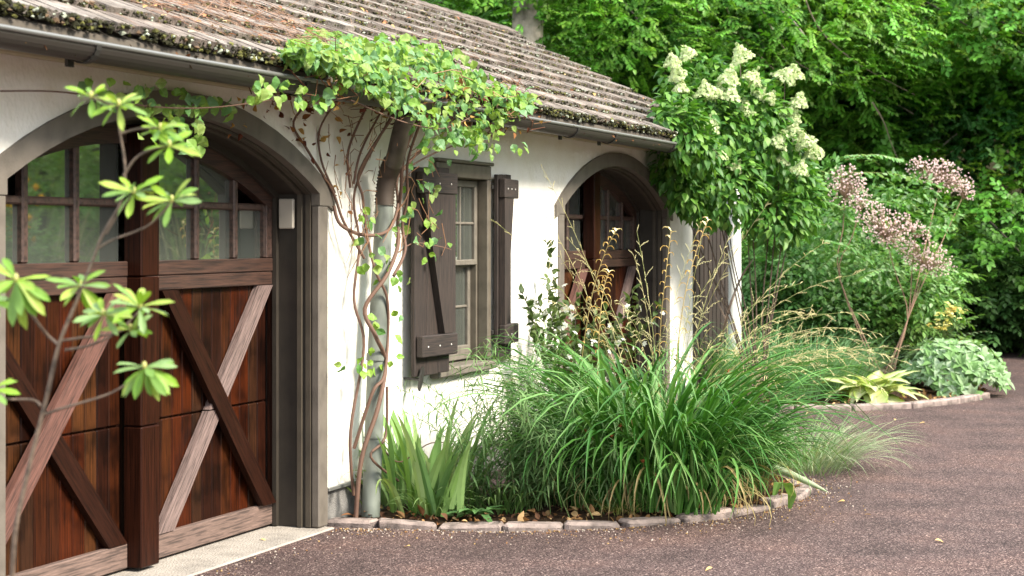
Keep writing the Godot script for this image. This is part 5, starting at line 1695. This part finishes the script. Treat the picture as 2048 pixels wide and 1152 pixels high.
	for q in [[12.0, 17.0, "added unseen tree across the driveway, opposite the near door, blocking low sky"], [4.0, 18.5, "added unseen tree left of the one opposite the near door, blocking low sky"], [-5.0, 17.0, "added unseen tree behind the viewer, blocking low sky at the near end of the drive"], [31.0, 13.5, "added unseen tree past the turn of the drive, behind its neighbours, blocking low sky"]]:
		var o: Node3D = twin.duplicate()
		o.name = "woodland_tree"
		add_child(o, true)
		o.position = Vector3(q[0], 0, q[1])
		o.rotation.y = rf(0, TAU)
		o.scale = Vector3.ONE * 1.25
		o.set_meta("label", q[2])
	var reed := blade_vars([Color(0.5, 0.45, 0.28), Color(0.4, 0.40, 0.2), Color(0.25, 0.34, 0.12)], 2.3, 0.03, 1.45, 0.5, 0.2, 6)
	tuft("reed_clump", "tall pale reeds across the driveway, mirrored in the near door's panes", "reeds", Vector3(18.0, 0.0, 8.9), reed, M.leaf, 150, 0.9, 150, 0.7, 1.1)
	tuft("reed_clump", "second clump of pale reeds across the driveway, farther along the drive", "reeds", Vector3(21.5, 0.0, 8.6), reed, M.leaf, 120, 0.8, 120, 0.7, 1.1)
	var yb := bush("yellow_flowering_bush", "yellow-flowered bush across the driveway, mirrored in the near door's upper panes", "shrub", Vector3(16.4, 0, 8.4), Vector3(0.9, 1.3, 0.9), sp2, Color(0.16, 0.32, 0.06), 900, 0.3)
	var yf := Geo.new()
	yf.col = Color(0.85, 0.5, 0.03)
	for i in 140:
		yf.octa(Vector3(rf(-0.6, 0.6), rf(1.5, 2.5), rf(-0.7, 0.3)), Vector3(0.05, 0.05, 0.05))
	stuffed(put("blossoms", yf, M.petal, yb))

func _ready() -> void:
	rng.seed = 20240611
	# camera
	var cam := Camera3D.new()
	cam.name = "camera"
	cam.projection = Camera3D.PROJECTION_FRUSTUM
	cam.near = 0.1
	cam.far = 400.0
	cam.size = 0.1 * 1152.0 / 3500.0
	cam.frustum_offset = Vector2(0.0, -0.1 * 104.0 / 3500.0)
	cam.transform = Transform3D(Basis(RGT, Vector3.UP, -FWD), EYE)
	var lens := CameraAttributesPhysical.new()
	lens.frustum_focal_length = 50.0
	lens.frustum_near = 0.1
	lens.frustum_far = 400.0
	lens.frustum_focus_distance = 9.9
	lens.exposure_aperture = 3.4
	cam.attributes = lens
	add_child(cam)
	cam.current = true
	# bright overcast sky and a soft sun from the front right
	var env := Environment.new()
	env.background_mode = Environment.BG_SKY
	var sky := Sky.new()
	var sm := ProceduralSkyMaterial.new()
	sm.sky_top_color = Color(0.93, 0.96, 1.0)
	sm.sky_horizon_color = Color(0.97, 0.98, 1.0)
	sm.sky_curve = 0.2
	sm.ground_bottom_color = Color(0.2, 0.22, 0.16)
	sm.ground_horizon_color = Color(0.4, 0.42, 0.36)
	sm.sky_energy_multiplier = 1.0
	sm.sun_angle_max = 1.0
	sky.sky_material = sm
	env.sky = sky
	env.tonemap_mode = Environment.TONE_MAPPER_LINEAR
	env.tonemap_exposure = 3.05
	env.sdfgi_enabled = true
	env.ssao_enabled = true
	env.ssil_enabled = true
	var we := WorldEnvironment.new()
	we.name = "environment"
	we.environment = env
	add_child(we)
	var sun := DirectionalLight3D.new()
	sun.name = "sun"
	sun.light_energy = 1.15
	sun.light_color = Color(1.0, 0.965, 0.90)
	sun.light_angular_distance = 16.0
	sun.shadow_enabled = true
	add_child(sun)
	sun.look_at_from_position(Vector3.ZERO, -Vector3(-0.12, 0.64, 0.72), Vector3.UP)
	materials()
	M.dry_stem = mat(lin(0.36, 0.27, 0.11), 0.8)
	M.stem_brown = tri_map(mat(lin(0.15, 0.105, 0.075), 0.8), M.weather, Vector3(9, 9, 9))
	M.stem_pink = mat(lin(0.28, 0.17, 0.12), 0.8)
	M.stem_green = mat(lin(0.12, 0.17, 0.05), 0.7)
	build_ground()
	build_garage()
	build_gate()
	build_wood()
	build_far_bed()
	build_near_bed()
	build_vine()
	build_rhododendron()
	var bx := Geo.new()
	bx.box(Vector3(8.118, 1.657, -0.17), Vector3(0.024, 0.158, 0.088), Basis(), 0.006)
	tag(put("wall_box", bx, M.box, self), "small beige box fixed inside the near door's right jamb", "box")
